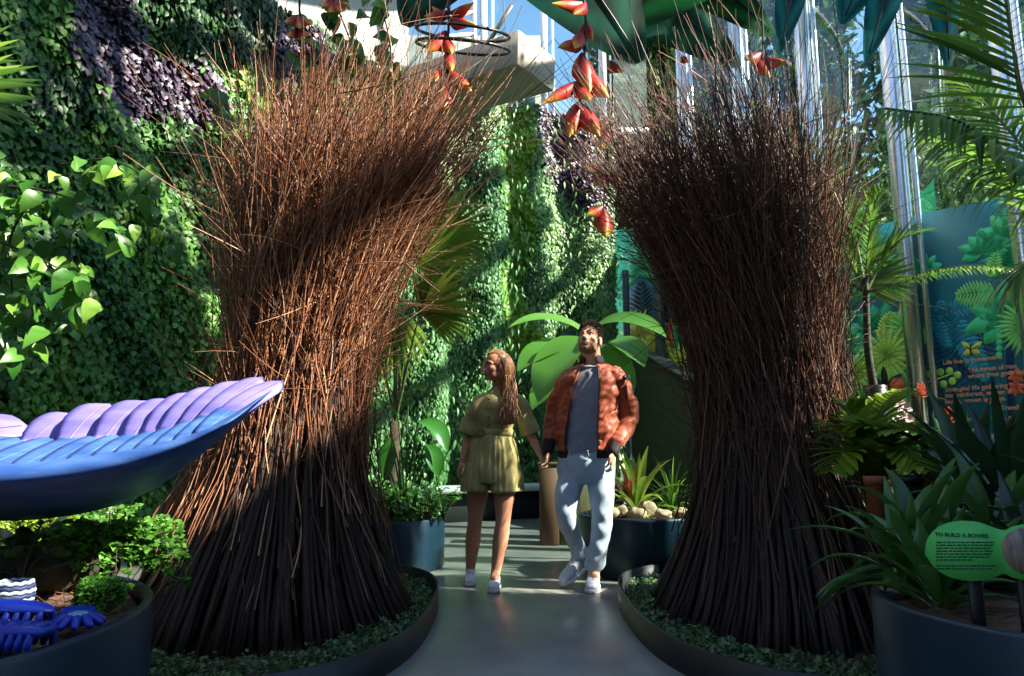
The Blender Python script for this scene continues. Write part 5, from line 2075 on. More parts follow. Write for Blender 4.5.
PA.shapes('butterfly', M['p_yel'], [blade2(P_(972, 350), a, l, .06) for a, l in ((2.3, .13), (.55, .14), (3.6, .10), (-.5, .10))])
PA.shapes('butterfly_marks', M['p_black'], [blade2(P_(972, 356), 1.57, .13, .018), blade2(P_(972, 350), 2.5, .09, .012), blade2(P_(972, 350), .4, .09, .012)])
PA.many('coral_flower', M['p_red'], [[blade2(P_(x, y), a, .085, .05) for a in np.arange(6) * 1.047 + .3] for x, y in ((1017, 376), (1017, 388), (954, 470))] + [[blob2(P_(948, 424), .05)]])
PA.shapes('flower_stem', M['p_pink'], [np.array([P_(948, 470), P_(950, 470), P_(950, 428), P_(948, 428)])])
for nm, tx, x, y, h in [('lettering', 'Life live in movement.', 944, 365, 4.6), ('lettering', 'The forest of rest\nwhere time goes slow.', 969, 372.5, 4.6), ('lettering', 'Entangled life gathering\ninto rainforest, woven in\nleaves, woven in vines.', 946, 392, 4.6),
                        ('lettering', 'Living.', 987, 404, 4.6), ('lettering', 'Transforming', 1002, 410, 4.6), ('lettering', 'Again, and again, and again.', 963, 421, 4.6), ('lettering', 'Natural\nof course.', 1005, 432, 4.6)]:
    for j_, l_ in enumerate(tx.split('\n')):
        text_on(PA, nm, l_, x, y + j_ * 5.9, h, M['p_pink'])

# middle panel behind the second column
PBm = Panel('mural_panel', 'brightly printed jungle panel of fan leaves left of the text panel', [(822, 470), (914, 476), (914, 216), (822, 240)], .15, M['teal'])
P_ = PBm.px
PBm.many('treetop', M['p_mint2'], [palm2(P_(845, 290), .45, 8), palm2(P_(835, 330), .4, 8, -.8, 3.8), palm2(P_(880, 330), .35, 8, -.8, 3.8)])
PBm.many('palm_crown', M['p_mint'], [palm2(P_(905, 268), .3, 8, -.6, 3.6), palm2(P_(842, 345), .36, 8), palm2(P_(895, 285), .25, 8)])
PBm.shapes('green_ground', M['p_mint2'], [np.array([P_(823, 469), P_(913, 472), P_(913, 372), P_(870, 352), P_(823, 362)])])
PBm.shapes('tree_trunk', M['p_pink'], [np.array([P_(890, 360), P_(898, 345), P_(905, 300), P_(901, 300), P_(893, 340)])])
PBm.many('yellow_fern', M['p_lime'], [fern2(P_(884, 345), 1.2, .42, 9, .16, .06), fern2(P_(850, 412), .05, .35, 7, .14, .04)])
PBm.many('round_fan', M['p_green'], [fan2(P_(845, 388), 0, 6.0, 22, .40, .07), fan2(P_(908, 330), 0, 6.0, 20, .3, .06), fan2(P_(905, 385), 1.6, 4.6, 12, .3, .05), fan2(P_(866, 420), .2, 3, 11, .3, .06)])
PBm.many('bright_fan', M['p_lime'], [fan2(P_(887, 356), 0, 6.0, 20, .40, .06), fan2(P_(857, 372), 0, 6.0, 18, .28, .05), fan2(P_(902, 412), 1.2, 4.2, 10, .26, .05)])
PBm.shapes('dark_leaves', M['p_black'], [blade2(P_(x, y), a, .24, .08) for x, y, a in ((886, 392), ) * 0] if False else [blade2(P_(886, 388), a, .26, .09) for a in (.6, 1.6, 2.5, 3.5, 5.4)])
PBm.many('coral_flower', M['p_red'], [[blob2(P_(898, 386), .10)], [blob2(P_(848, 440), .06)]])
PBm.shapes('flower_stripes', M['p_yel'], [blade2(P_(898, 390), a, .07, .02) for a in (-.6, -1.57, -2.5)])

# far panel seen between the bowers
PC = Panel('mural_panel', 'far printed jungle panel behind the darker bower beside the sloping wall', [(606, 350), (712, 415), (712, 216), (606, 232)], .15, M['p_mint2'])
P_ = PC.px
PC.many('teal_patch', M['teal'], [[np.array([P_(628, 352), P_(655, 362), P_(655, 250), P_(628, 255)])], palm2(P_(690, 300), .6, 8)])
PC.many('fern_print', M['p_black'], [fern2(P_(640, 340), 1.5, 1.1, 11, .4, .06), fern2(P_(668, 330), 1.3, 1.0, 11, .4, .06)])
PC.many('mint_print', M['p_mint'], [palm2(P_(612, 290), .5, 8), palm2(P_(640, 270), .5, 8)])
PC.many('yellow_fan', M['p_yel'], [fan2(P_(638, 338), .2, 3.1, 11, .55, .12), fan2(P_(655, 352), .0, 3.1, 11, .55, .12), fan2(P_(680, 372), .0, 3.1, 11, .5, .12)])
PC.many('coral_print', M['p_red'], [[blob2(P_(613, 280), .12)], [blob2(P_(607, 225), .1), blade2(P_(608, 250), 1.57, .5, .14)], [blade2(P_(668, 340), 1.3, .4, .12), blade2(P_(672, 350), 1.6, .5, .14)]])

# grey-green posts carrying the far panel
for x, w_ in ((627, .10), (660, .16)):
    c = HIT(x, 340, fac(0, 0, .02), FN)
    mb = MB()
    box(mb, (c[0], c[1], 2.1), (w_, .10, 4.2), [FU, FN, A(0, 0, 1.)], .012)
    box(mb, (c[0], c[1], .02), (w_ * 1.8, .2, .04), [FU, FN, A(0, 0, 1.)], .01)
    tag(mesh_obj('trim_%d' % (30 + int(w_ * 100)), mb, M['grey_frame'], None, False), 'grey-green post in front of the far printed panel', 'trim', kind='structure')

# dark sloping wall below the far panel
mb = MB()
a, b = A(1.86, 11.3, 0), A(2.30, 7.6, 0)
ta, tb = 2.58, 1.38
th = A(.16, .02, 0)
v = [a, b, b + A(0, 0, tb), a + A(0, 0, ta), a + th, b + th, b + th + A(0, 0, tb), a + th + A(0, 0, ta)]
mb.add(np.array(v), [[0, 1, 2, 3], [7, 6, 5, 4], [0, 3, 7, 4], [1, 5, 6, 2], [3, 2, 6, 7]])
rw = tag(mesh_obj('wall_ramp', mb, mat('dark_olive_cladding', (38, 44, 26), (50, 56, 34), rough=.7, nscale=5, stretch=(1, 1, 12)), None, False), 'dark sloping side wall of the ramp behind the man', 'wall', kind='structure')
mb = MB()
d = nrm(b + A(0, 0, tb) - a - A(0, 0, ta))
box(mb, (a + b) / 2 + A(.08, .01, (ta + tb) / 2 + .02), (np.linalg.norm(b - a + A(0, 0, tb - ta)) + .05, .22, .05), [d, nrm(np.cross(A(0, 0, 1.), d)), np.cross(d, nrm(np.cross(A(0, 0, 1.), d)))], .01)
tag(mesh_obj('trim_50', mb, mat('dark_capping', (30, 32, 28), rough=.5), None, False), 'dark capping rail along the sloping wall', 'trim', kind='structure')

# ================================================================== RIGHT PLANTER AND SIGN
planter('round_planter', 'wide blue-black planter holding the green sign and bromeliads', 2.06, 2.05, 1.02, .75, .52, .49)
mb = MB()
mulch_chips(mb, 2600, 2.15, 2.05, .98, .70, .495, 14)
tag(mesh_obj('bark_mulch', mb, M['chip']), 'bark chips in the planter below the green sign', 'mulch', kind='stuff')

sg = thing('information_sign', 'green leaf-shaped information sign with a round bower photograph', 'sign', G(985, 605, .5))
sd_ = 1.88
SX, SV = nrm(A(.93, -.35, 0)), A(0, 0, 1.)
SVt = nrm(A(.06, .16, 1.))
SVt = nrm(SVt - SX * (SVt @ SX))
SN = np.cross(SX, SVt)
s0 = W(965, 551, sd_)


def spt(x, y):
    p = HIT(x, y, s0, SN) - s0
    return np.array([p @ SX, p @ SVt])


out_px = catmull([(925, 552), (928, 538), (940, 526), (958, 521), (978, 522), (995, 528), (1005, 530), (1014, 526), (1030, 524), (1046, 530), (1056, 552), (1046, 574), (1030, 580), (1014, 578), (1004, 574), (990, 579), (972, 581), (950, 577), (934, 567), (925, 552)], 90)[:-1]
op = np.array([spt(x, y) for x, y in out_px])
# strip body: left and right edges joined across so the waist keeps its outline
mb = MB()
N_ = len(op)
imax = int(np.argmax(op[:, 0]))
lo_, hi_ = op[:imax + 1], op[imax:][::-1]
xs = np.linspace(op[:, 0].min() + .001, op[:, 0].max() - .001, 60)
upper = np.array([np.interp(x, np.maximum.accumulate(lo_[:, 0]), lo_[:, 1]) for x in xs])
lower = np.array([np.interp(x, np.maximum.accumulate(hi_[:, 0]), hi_[:, 1]) for x in xs])
f = np.concatenate([np.stack([xs, upper], -1), np.stack([xs, lower], -1)])
fr = s0 + f[:, :1] * SX + f[:, 1:] * SVt
bk = fr - SN * .006
n = 60
i = np.arange(n - 1)
mb.add(np.concatenate([fr, bk]), np.concatenate([np.stack([i + n, i + n + 1, i + 1, i], -1), np.stack([2 * n + i, 2 * n + i + 1, 3 * n + i + 1, 3 * n + i], -1), np.stack([i, i + 1, 2 * n + i + 1, 2 * n + i], -1), np.stack([n + i + 1, n + i, 3 * n + i, 3 * n + i + 1], -1)]),
       [[0, 2 * n, n], [n, 2 * n, 3 * n], [n - 1, 2 * n - 1, 3 * n - 1], [n - 1, 4 * n - 1, 3 * n - 1]])
mesh_obj('sign_plate', mb, mat('leaf_green_plate', (78, 190, 84), (84, 198, 92), rough=.45, nscale=2), sg, False)
cpt = spt(1029, 552)
rad_ = abs(spt(1029, 528)[1] - cpt[1])
mb = MB()
prism(mb, blob2(cpt, rad_, 40), s0 + SN * .002, SX, SVt, SN, .0015)
mesh_obj('round_picture', mb, mat('bower_picture', (52, 44, 46), (150, 128, 112), rough=.4, nscale=60, stretch=(1, 1, .15), detail=8), sg, False)
DK = mat('dark_green_ink', (14, 60, 52), rough=.6)


def sign_text(name, txt, x, y, h):
    cu = bpy.data.curves.new(name, 'FONT')
    cu.body = txt
    a, b = HIT(x, y, s0, SN), HIT(x, y - h, s0, SN)
    cu.size = np.linalg.norm(b - a) * 1.38
    cu.extrude = .0003
    cu.offset = .0004
    R = Matrix((tuple(SX), tuple(SVt), tuple(SN))).transposed().to_4x4()
    lettering(name, cu, sg, Matrix.Translation(Vector(tuple(a + SN * .0012 - ORG[sg.name]))) @ R, DK)


sign_text('heading', 'TO BUILD A BOWER', 935, 536, 3.7)
r = np.random.default_rng(17)
for k, wpx in enumerate([58, 57, 56, 57, 55, 53, 38, 0, 60, 58]):      # body copy too small to read: rows of word-long strokes
    if not wpx:
        continue
    mb = MB()
    x, y = 936.0, 542.3 + k * 2.95
    while x < 936 + wpx - 2:
        w_ = min(r.uniform(2.0, 6.5), 936 + wpx - x)
        prism(mb, [spt(x, y - .65), spt(x + w_, y - .65), spt(x + w_, y + .65), spt(x, y + .65)], s0 + SN * .0014, SX, SVt, SN, .001)
        x += w_ + 1.0
    mesh_obj('text_line', mb, DK, sg, False)
for x in (976, 1026):
    t_ = HIT(x, 574, s0, SN) - SN * .022
    mb = MB()
    box(mb, (t_[0], t_[1], .5 + (t_[2] + .03 - .5) / 2 - .02), (.032, .014, t_[2] + .03 - .5 + .10), [SX, nrm(np.cross(SV, SX)), SV], .003)
    mesh_obj('sign_post', mb, mat('black_post', (20, 24, 26), rough=.5), sg, False)

# ---- planting of the right planter
def rsurf(px, py, z=.49):
    return G(px, py, z)


b = A(1.62, 2.30, .49)
pl = plant('strap_leaf_plant', 'dark strap-leaved plant arching left of the green sign', 'plant', W(915, 560, 2.3) * A(1, 1, 0) + A(0, 0, .49))
b = np.array(ORG[pl.name])
for (x, y, L_) in [(868, 532, .2), (880, 548, .2), (893, 520, .2), (875, 580, .24), (905, 590, .2), (930, 520, .2), (945, 515, .2), (912, 512, .22), (922, 580, .16), (890, 562, .2)]:
    e = W(x, y, 2.2 + rng.uniform(-.08, .15))
    d = e - b
    mb = MB()
    strap(mb, b + A(0, 0, .02), d + A(0, 0, .12 + .3 * np.linalg.norm(d)), np.linalg.norm(d) * 1.12, .055, .8, 10, .2, rng.uniform(.1, .9), [.5, .8, 1, .9, .6, .03])
    mesh_obj('leaf', mb, M['brom'], pl)
b = A(2.02, 2.45, .49)
pl = plant('bromeliad', 'large dark bromeliad with upright strap leaves behind the sign', 'plant', b)
rosette(pl, b, 24, .50, .075, M['brom_dark'], 'leaf', .35, 1.45, .7, 31)
b = A(1.72, 2.62, .49)
pl = plant('bromeliad', 'broad green bromeliad behind the left half of the sign', 'plant', b)
rosette(pl, b, 20, .40, .075, M['brom'], 'leaf', .3, 1.4, .8, 32)
b = A(1.52, 2.42, .49)
pl = plant('bromeliad', 'mid green bromeliad between the sign and the darker bower', 'plant', b)
rosette(pl, b, 16, .30, .06, M['brom'], 'leaf', .2, 1.35, .9, 35)
b = A(2.5, 2.35, .49)
pl = plant('bromeliad', 'dark spiky bromeliad right of the sign', 'plant', b)
rosette(pl, b, 20, .42, .065, M['brom_dark'], 'leaf', .3, 1.4, .6, 34)
for k, (x, y, L_, w_, m_, lb) in enumerate([(1.27, 2.42, .34, .05, 'brom', 'arching green strap plant before the terracotta pot'), (1.40, 2.52, .44, .06, 'brom', 'tall green strap plant between the pots and the sign'), (1.66, 2.40, .34, .06, 'brom_dark', 'dark strap plant just behind the left end of the sign'), (1.20, 2.12, .22, .045, 'brom', 'small strap plant at the rim left of the sign')]):
    b = A(x, y, .49)
    pl = plant('strap_leaf_plant', lb, 'plant', b)
    rosette(pl, b, 20, L_, w_, M[m_], 'leaf', .15 if k < 3 else .6, 1.4, 1.0 if k < 3 else .6, 50 + k)
rock('stone', 'pale stone half hidden left of the sign above the rim', W(905, 515, 2.45) * A(1, 1, 0) + A(0, 0, .53), A(.10, .07, .06), M['grey_rock'], 61)
rock('stone', 'low grey stone at the planter rim beside the darker bower', W(893, 575, 2.3) * A(1, 1, 0) + A(0, 0, .51), A(.09, .06, .035), M['grey_rock'], 62)

# planting bed along the glass wall, right
mb = MB()
x0 = np.array([[2.45, 3.05], [2.45, 5.0], [2.75, 7.2], [3.9, 8.5], [5.0, 6.2], [5.4, 4.0], [4.6, 2.9], [3.3, 2.7]])
bd = catmull(np.concatenate([x0, x0[:1]]), 60)[:-1]
prism(mb, bd, (0, 0, .62), A(1., 0, 0), A(0, 1., 0), A(0, 0, 1.), .62)
sb = thing('raised_bed', 'raised bed of dark soil along the foot of the glass wall', 'garden bed', (3.7, 5.2, 0))
mesh_obj('soil', mb, M['mulch'], sb, False)
mb = MB()
K_ = len(bd)
vv_ = np.concatenate([np.concatenate([bd, np.full((K_, 1), z)], 1) for z in (0, .66)])
i = np.arange(K_)
j = (i + 1) % K_
mb.add(vv_, np.stack([i, j, j + K_, i + K_], -1))
mesh_obj('edging', mb, M['planter'], sb)

def bedpt(px, py, d):
    p = W(px, py, d)
    return A(p[0], p[1], .62)


# ladder fern with wide yellow-green fronds behind the right planter
b = bedpt(868, 500, 3.6)
b = A(b[0], 3.6, .62)
lf = plant('ladder_fern', 'yellow-green ladder fern with wide fronds beside the darker bower', 'fern', b)
for (x, y, d) in [(838, 432, 3.5), (850, 408, 3.6), (895, 392, 3.7), (935, 432, 3.4), (900, 430, 3.3), (832, 470, 3.4), (925, 470, 3.2), (868, 425, 3.4), (880, 402, 3.8), (955, 455, 3.5)]:
    e = W(x, y, d)
    ml, mst = MB(), MB()
    mid = (b + e) / 2 + A(0, 0, .20)
    frond(ml, mst, [b, b + (mid - b) * .5 + A(0, 0, .05), mid, e], 17, .22, .055, 62, .25, .05, .007, .2, 4)
    f = mesh_obj('frond', ml, M['fern_bright'], lf)
    mesh_obj('frond_stem', mst, M['palm_stem'], f)
for k, (x, d, L_, m_, nm, lb) in enumerate([(975, 3.2, .6, 'brom_dark', 'strap_leaf_plant', 'tall dark strap-leaved plant rising before the text panel'), (1010, 3.0, .62, 'brom_dark', 'strap_leaf_plant', 'dark strap-leaved plant at the far right before the text panel'), (935, 3.6, .45, 'brom', 'strap_leaf_plant', 'green strap-leaved plant below the coral text'),
                                                (905, 4.2, .45, 'brom', 'strap_leaf_plant', 'green strap-leaved plant at the foot of the near steel column'), (845, 5.2, .5, 'palm', 'strap_leaf_plant', 'pale strap-leaved plant below the bright fan leaf print'), (955, 4.4, .5, 'brom', 'strap_leaf_plant', 'strap-leaved plant behind the one below the coral text')]):
    b = bedpt(x, 480, d)
    r_ = plant(nm, lb, 'plant', b)
    rosette(r_, b, 22, L_, .06, M[m_], 'leaf', .5, 1.45, .75, 70 + k)
# filling foliage of that bed
mb = MB()
n = 5200
px_ = rng.uniform(2.5, 5.0, n)
py_ = rng.uniform(3.0, 7.6, n)
mk = (px_ < 2.75 + (8.2 - py_) * .6) & (px_ + .474 * (py_ - 8) - 4.2 < 0)
px_, py_ = px_[mk], py_[mk]
n = len(px_)
leaves(mb, np.stack([px_, py_, .64 + rng.uniform(0, .40, n) * np.abs(np.sin(px_ * 5) * np.sin(py_ * 4 + px_))], -1), rng.normal(0, 1, (n, 3)) + A(-.1, -.3, .5), A(-.1, -.4, 1) + rng.normal(0, .4, (n, 3)), rng.uniform(.07, .16, n), leaf_template(.42, 3, .15, .3), rng.uniform(0, 1, n))
tag(mesh_obj('leafy_groundcover', mb, M['brom']), 'low leafy planting filling the raised bed by the glass wall', 'plants', kind='stuff')
rock('stone', 'pale flat stone behind the green sign at the edge of the raised bed', W(915, 512, 3.1) * A(1, 1, 0) + A(0, 0, .65), A(.16, .09, .05), M['grey_rock'], 63)

# terracotta pot and black pot peeping out of the leaves
for (x, y, d, r_, h, m_, nm, lb) in [(876, 488, 3.3, .042, .13, mat('terracotta', (140, 74, 50), (156, 88, 62), rough=.8, nscale=8), 'flower_pot', 'terracotta pot at the foot of the ladder fern'), (911, 487, 3.25, .055, .14, mat('black_pot', (16, 17, 18), rough=.5), 'flower_pot', 'round black pot right of the terracotta pot')]:
    c = W(x, y + 14, d)
    c = A(c[0], c[1], .62)
    r0 = thing(nm, lb, 'pot', c)
    z1 = W(x, y - 12, d)[2] - .62
    mb = MB()
    lathe(mb, c, [(.001, 0), (r_ * .75, 0), (r_, z1 * .85), (r_ * 1.1, z1 * .86), (r_ * 1.1, z1), (r_ * .95, z1), (r_ * .9, z1 * .8), (.001, z1 * .78)], 28)
    mesh_obj('pot_wall', mb, m_, r0)
    mb = MB()
    lathe(mb, c, [(r_ * .9, z1 * .86), (.001, z1 * .9)], 20)
    mesh_obj('soil', mb, M['mulch'], r0)

# orchid, torch gingers
b = bedpt(908, 480, 4.3)
oc = plant('orchid', 'white orchid spray in front of the near steel column', 'flower', b)
stem = catmull([b, W(909, 450, 4.3), W(905, 425, 4.25), W(900, 405, 4.2)], 14)
mb = MB()
tubes(mb, stem, .006, 6)
mesh_obj('stem', mb, M['palm_stem'], oc)
WH_ = mat('white_petal', (214, 202, 196), (226, 176, 168), rough=.6, nscale=30)
for k, (x, y) in enumerate([(898, 402), (905, 408), (901, 414), (908, 419), (903, 426), (897, 420)]):
    c = W(x, y, 4.18)
    mb = MB()
    for a in np.arange(5) * 2 * PI / 5 + k:
        strap(mb, c, A(math.cos(a), -.25, math.sin(a)), .042, .034, .1, 4, .1, .5, [.4, 1, .9, .1], A(0, -1, .2))
    mesh_obj('blossom', mb, WH_, oc)
mb = MB()
for k in range(5):
    a = k * 1.3
    strap(mb, b, A(math.cos(a), math.sin(a) - .3, .7), .3, .06, .8, 7, .15, .5)
mesh_obj('leaf', mb, M['brom'], oc)
for k, (x, y, d, lb, cm) in enumerate([(922, 398, 4.4, 'pink ginger flower head beside the white orchid', ((196, 112, 92), (226, 150, 122))), (948, 424, 4.0, 'coral torch ginger flower on a bare stem before the text panel', ((206, 74, 50), (232, 110, 80)))]):
    b = bedpt(x + 1, 480, d)
    tg = plant('ginger_flower', lb, 'flower', b)
    h = W(x, y, d)
    mb = MB()
    tubes(mb, catmull([b, (b + h) / 2 + A(.01, 0, 0), h], 10), .009, 7)
    mesh_obj('stem', mb, M['palm_stem'], tg)
    mb = MB()
    for q in range(34):
        a = q * 2.399
        e = .15 + 1.2 * q / 34
        strap(mb, h + A(0, 0, .05 * q / 34), A(math.cos(a) * math.cos(e), math.sin(a) * math.cos(e), math.sin(e)), .055, .026, -.2, 4, .2, .5, [.5, 1, .8, .05])
    mesh_obj('flower_head', mb, mat('ginger_%d' % k, cm[0], cm[1], rough=.5, nscale=40), tg)

# ================================================================== PALMS ON THE RIGHT
def palm_fronds(root, base, paths, m, n=34, ll=.42, lw=.03, ang=58, droop=.7, vee=.12, side=None, r0=.014):
    for p in paths:
        ml, mst = MB(), MB()
        frond(ml, mst, p, n, ll, lw, ang, droop, vee, r0, .14, 5, None, side)
        f = mesh_obj('frond', ml, m, root)
        mesh_obj('frond_stem', mst, M['palm_stem'], f)


# slim palm with its trunk in a black sleeve
b = bedpt(875, 470, 5.0)
sp = plant('slim_palm', 'slim palm with its stem in a black sleeve before the fan leaf print', 'palm', b)
c1, c2 = W(875, 386, 5.0), W(866, 292, 5.0)
mb = MB()
tubes(mb, catmull([c1 + A(0, 0, -.1), W(868, 350, 5.0), c2, c2 + A(0, 0, .1)], 14), np.linspace(.030, .018, 14)[None], 12, cap=True)
mesh_obj('trunk', mb, mat('green_trunk', (34, 38, 20), (52, 54, 30), rough=.6, nscale=8, stretch=(1, 1, 6)), sp)
mb = MB()
lathe(mb, (c1[0], c1[1], 0), [(.001, .62), (.075, .62), (.078, c1[2]), (.07, c1[2] + .005), (.001, c1[2] - .01)], 28)
mesh_obj('black_sleeve', mb, mat('black_sleeve', (18, 20, 22), rough=.35), sp)
T0 = c2
def wp(*l):
    return [T0] + [W(*q) for q in l]
palm_fronds(sp, T0, [wp((868, 255, 5.0), (872, 215, 5.0), (880, 190, 4.9)), wp((850, 262, 5.0), (836, 240, 4.9), (815, 225, 4.8)), wp((880, 265, 5.0), (900, 240, 4.9), (920, 232, 4.9)),
                     wp((842, 280, 5.0), (815, 280, 4.9), (795, 300, 4.8)), wp((858, 250, 5.2), (850, 215, 5.2), (838, 195, 5.2))], M['palm'], 26, .24, .018, 40, .4, .15)
palm_fronds(sp, T0, [wp((892, 286, 4.8), (930, 272, 4.5), (980, 266, 4.2), (1040, 272, 4.0))], M['palm'], 44, .10, .016, 65, 1.2, .05)

# big palm leaning in from the right edge: overhead fronds
b = bedpt(1290, 480, 3.3)
bg = plant('feather_palm', 'large feather palm whose fronds arch in from the right edge', 'palm', A(b[0], b[1], .62))
mb = MB()
tt = W(1150, 300, 3.2)
tubes(mb, catmull([b, (b + tt) / 2 + A(.05, 0, 0), tt], 12), np.linspace(.10, .06, 12)[None], 16, cap=True)
mesh_obj('trunk', mb, M['bark'], bg)
palm_fronds(bg, tt, [[tt, W(1062, 205, 3.0), W(1020, 168, 2.9), W(960, 122, 2.85), W(885, 108, 2.8)]], M['palm'], 44, .34, .028, 60, 1.5, -.05, A(0, -.35, 1), .016)
palm_fronds(bg, tt, [[tt, W(1080, 190, 2.8), W(1028, 110, 2.6), W(1012, 40, 2.6), W(1000, -40, 2.6)]], M['palm'], 36, .52, .034, 74, .25, .0, A(0, -1, .15), .016)
palm_fronds(bg, tt, [[tt, W(1075, 240, 3.3), W(1035, 165, 3.4), W(1000, 120, 3.5), W(960, 78, 3.6)]], M['palm'], 34, .42, .032, 60, .5, .0, A(0, -1, .3), .014)
palm_fronds(bg, tt, [[tt, W(1080, 262, 3.6), W(1030, 205, 3.8), W(990, 165, 3.9), W(930, 140, 4.0)]], M['palm'], 34, .40, .032, 55, .7, .1, None, .014)
palm_fronds(bg, tt, [[tt, W(1100, 280, 2.8), W(1060, 262, 2.7), W(1030, 262, 2.6), W(1010, 290, 2.6)]], M['palm'], 20, .3, .03, 60, .9, .05, None, .012)

# spiky upright palms behind the darker bower
for k, (x, y, d, R_, lb) in enumerate([(775, 235, 6.6, .95, 'upright fan palm rising behind the darker bower'), (835, 292, 6.0, .52, 'low fan palm between the darker bower and the fan leaf print')]):
    b = A(W(x, y, d)[0], d, .62)
    fp2 = plant('fan_palm', lb, 'palm', b)
    tp_ = W(x, y, d)
    mb = MB()
    tubes(mb, catmull([b, (b + tp_) / 2 + A(.03, 0, 0), tp_ - A(0, 0, .35)], 10), np.linspace(.06, .045, 10)[None], 12, cap=True)
    mesh_obj('trunk', mb, M['bark'], fp2)
    for q, (dx, dz) in enumerate([(0.05, 1), (-.5, .8), (.55, .75), (-.9, .3), (.9, .25)]):
        Y_ = nrm(A(dx, -.25, dz))
        X_ = nrm(np.cross(Y_, A(.2, -1, .2)))
        fanleaf(fp2, tp_ - A(0, 0, .35), tp_ + Y_ * .22, X_, Y_, R_ * (.85 if q else 1), 16, M['palm'], 1.5 if q == 0 else 2.0, .15, .045)

# palm leaf poking in at the left edge
b = A(-3.3, 3.0, 0)
pl = plant('fan_palm', 'fan palm leaf reaching in at the left edge against the living wall', 'palm', b)
mb = MB()
hb = W(-75, 88, 3.0)
tubes(mb, catmull([A(hb[0] - .3, 3.0, 0), A(hb[0] - .25, 3.0, 1.4), hb - A(.1, 0, .1)], 12), np.linspace(.07, .05, 12)[None], 12, cap=True)
mesh_obj('trunk', mb, M['bark'], pl)
fanleaf(pl, hb - A(.1, 0, .1), hb, nrm(A(0, .25, 1)), nrm(A(1, .1, -.02)), .50, 13, M['palm'], 1.5, .15, .05)
fanleaf(pl, hb - A(.1, 0, .1), hb + A(-.1, .1, .15), nrm(A(-.6, .1, .6)), nrm(A(.6, .2, .7)), .42, 13, M['palm'], 1.8, .2, .05)

# ================================================================== TREES OUTSIDE THE GLASS
M['out_leaf'] = leafmat('outside_leaf', (34, 58, 24), (90, 124, 58), .5, .3, .4, (150, 176, 104))
for k, (x, y, h, rw, lb) in enumerate([(6.1, 9.6, 6.0, 1.4, 'leafy tree outside the glass behind the overhead fronds'), (9.8, 9.0, 5.6, 1.5, 'leafy tree outside the glass at the far right'), (5.4, 12.4, 6.6, 1.5, 'leafy tree outside beyond the middle steel columns'), (4.2, 15.2, 8.0, 1.4, 'leafy tree outside beyond the darker bower'),
        (10.5, 15.0, 15.0, 2.4, 'tall tree outside behind the nearer trees'), (3.6, 19.0, 17.0, 1.7, 'tall tree outside at the far end of the glass wall'), (7.0, 18.8, 18.0, 2.6, 'tallest tree outside behind the darker bower'), (14.0, 18.5, 16.0, 3.0, 'broad tall tree outside beyond the overhead fronds'), (14.5, 12.0, 11.0, 2.6, 'broad tree outside far beyond the text panel'), (5.3, 24.0, 20.0, 2.2, 'dark tree outside farthest behind the tallest tree')]):
    r = np.random.default_rng(80 + k)
    tr = thing('garden_tree', lb, 'tree', (x, y, -.15), 'trees outside the glass wall')
    mb = MB()
    tubes(mb, catmull([A(x, y, -.15), A(x + .1, y, h * .4), A(x, y + .1, h * .85)], 10), np.linspace(.16, .05, 10)[None], 10, cap=True)
    mesh_obj('trunk', mb, M['bark'], tr)
    mb = MB()
    n = 6500 if h < 9 else 15000
    u = nrm(r.normal(size=(n, 3))) * (r.uniform(.25, 1, n) ** .5)[:, None]
    P = A(x, y, h * .52) + u * A(rw, rw, h * .5)
    P += .25 * np.sin(P * 4 + k)
    leaves(mb, P, r.normal(size=(n, 3)) + A(0, 0, -.4), r.normal(size=(n, 3)) + A(0, 0, .8), r.uniform(.10, .24, n) * (1 if h < 9 else 2.2), leaf_template(.46, 2, .1, .2), r.uniform(0, 1, n))
    mesh_obj('crown', mb, M['out_leaf'], tr)
# ================================================================== HANGING PIECES OVERHEAD
def gradmat(name, stops, rough=.4, transl=.2):
    m = leafmat(name, stops[0], stops[1], rough, transl, .5, stops[2])
    nt = m.node_tree
    rp = [n for n in nt.nodes if n.type == 'VALTORGB'][0]
    rp.color_ramp.elements[1].position = .55
    return m


M['bract'] = gradmat('red_to_yellow_fabric', ((150, 18, 18), (206, 50, 24), (240, 190, 50)), .45, .25)
M['cord'] = mat('dark_cord', (52, 22, 20), rough=.7)
M['hoop'] = mat('black_hoop', (14, 15, 17), rough=.4)


def bract(root, base, tip, w, lift=None, name='bract'):
    """folded boat-shaped petal: red at the base, yellow at the tip"""
    base, tip = np.asarray(base), np.asarray(tip)
    d = tip - base
    L = np.linalg.norm(d)
    d = d / L
    n0 = A(.1, -1, .25) if lift is None else lift
    X = nrm(np.cross(d, n0))
    N = np.cross(X, d)
    t = np.linspace(0, 1, 10)
    wd = np.interp(t, [0, .15, .4, .7, 1], [.12, .7, 1, .6, .02]) * w / 2
    q = np.array([-1, -.55, 0, .55, 1])
    f = []
    for k in range(10):
        for s in q:
            f.append(base + d * L * t[k] + X * wd[k] * s - N * (abs(s) ** 1.3) * wd[k] * .85 + N * .05 * L * math.sin(PI * t[k]))
    f = np.array(f)
    b = f - N * .004
    idx = np.arange(50).reshape(10, 5)
    qd = np.stack([idx[:-1, :-1], idx[:-1, 1:], idx[1:, 1:], idx[1:, :-1]], -1).reshape(-1, 4)
    e = []
    for k in range(9):
        e += [[idx[k, 0], idx[k + 1, 0], idx[k + 1, 0] + 50, idx[k, 0] + 50], [idx[k + 1, 4], idx[k, 4], idx[k, 4] + 50, idx[k + 1, 4] + 50]]
    tv = np.repeat(t, 5)
    mb = MB()
    mb.add(np.concatenate([f, b]), np.concatenate([qd, qd[:, ::-1] + 50, np.array(e)]), None, np.concatenate([tv, tv]))
    mesh_obj(name, mb, M['bract'], root)


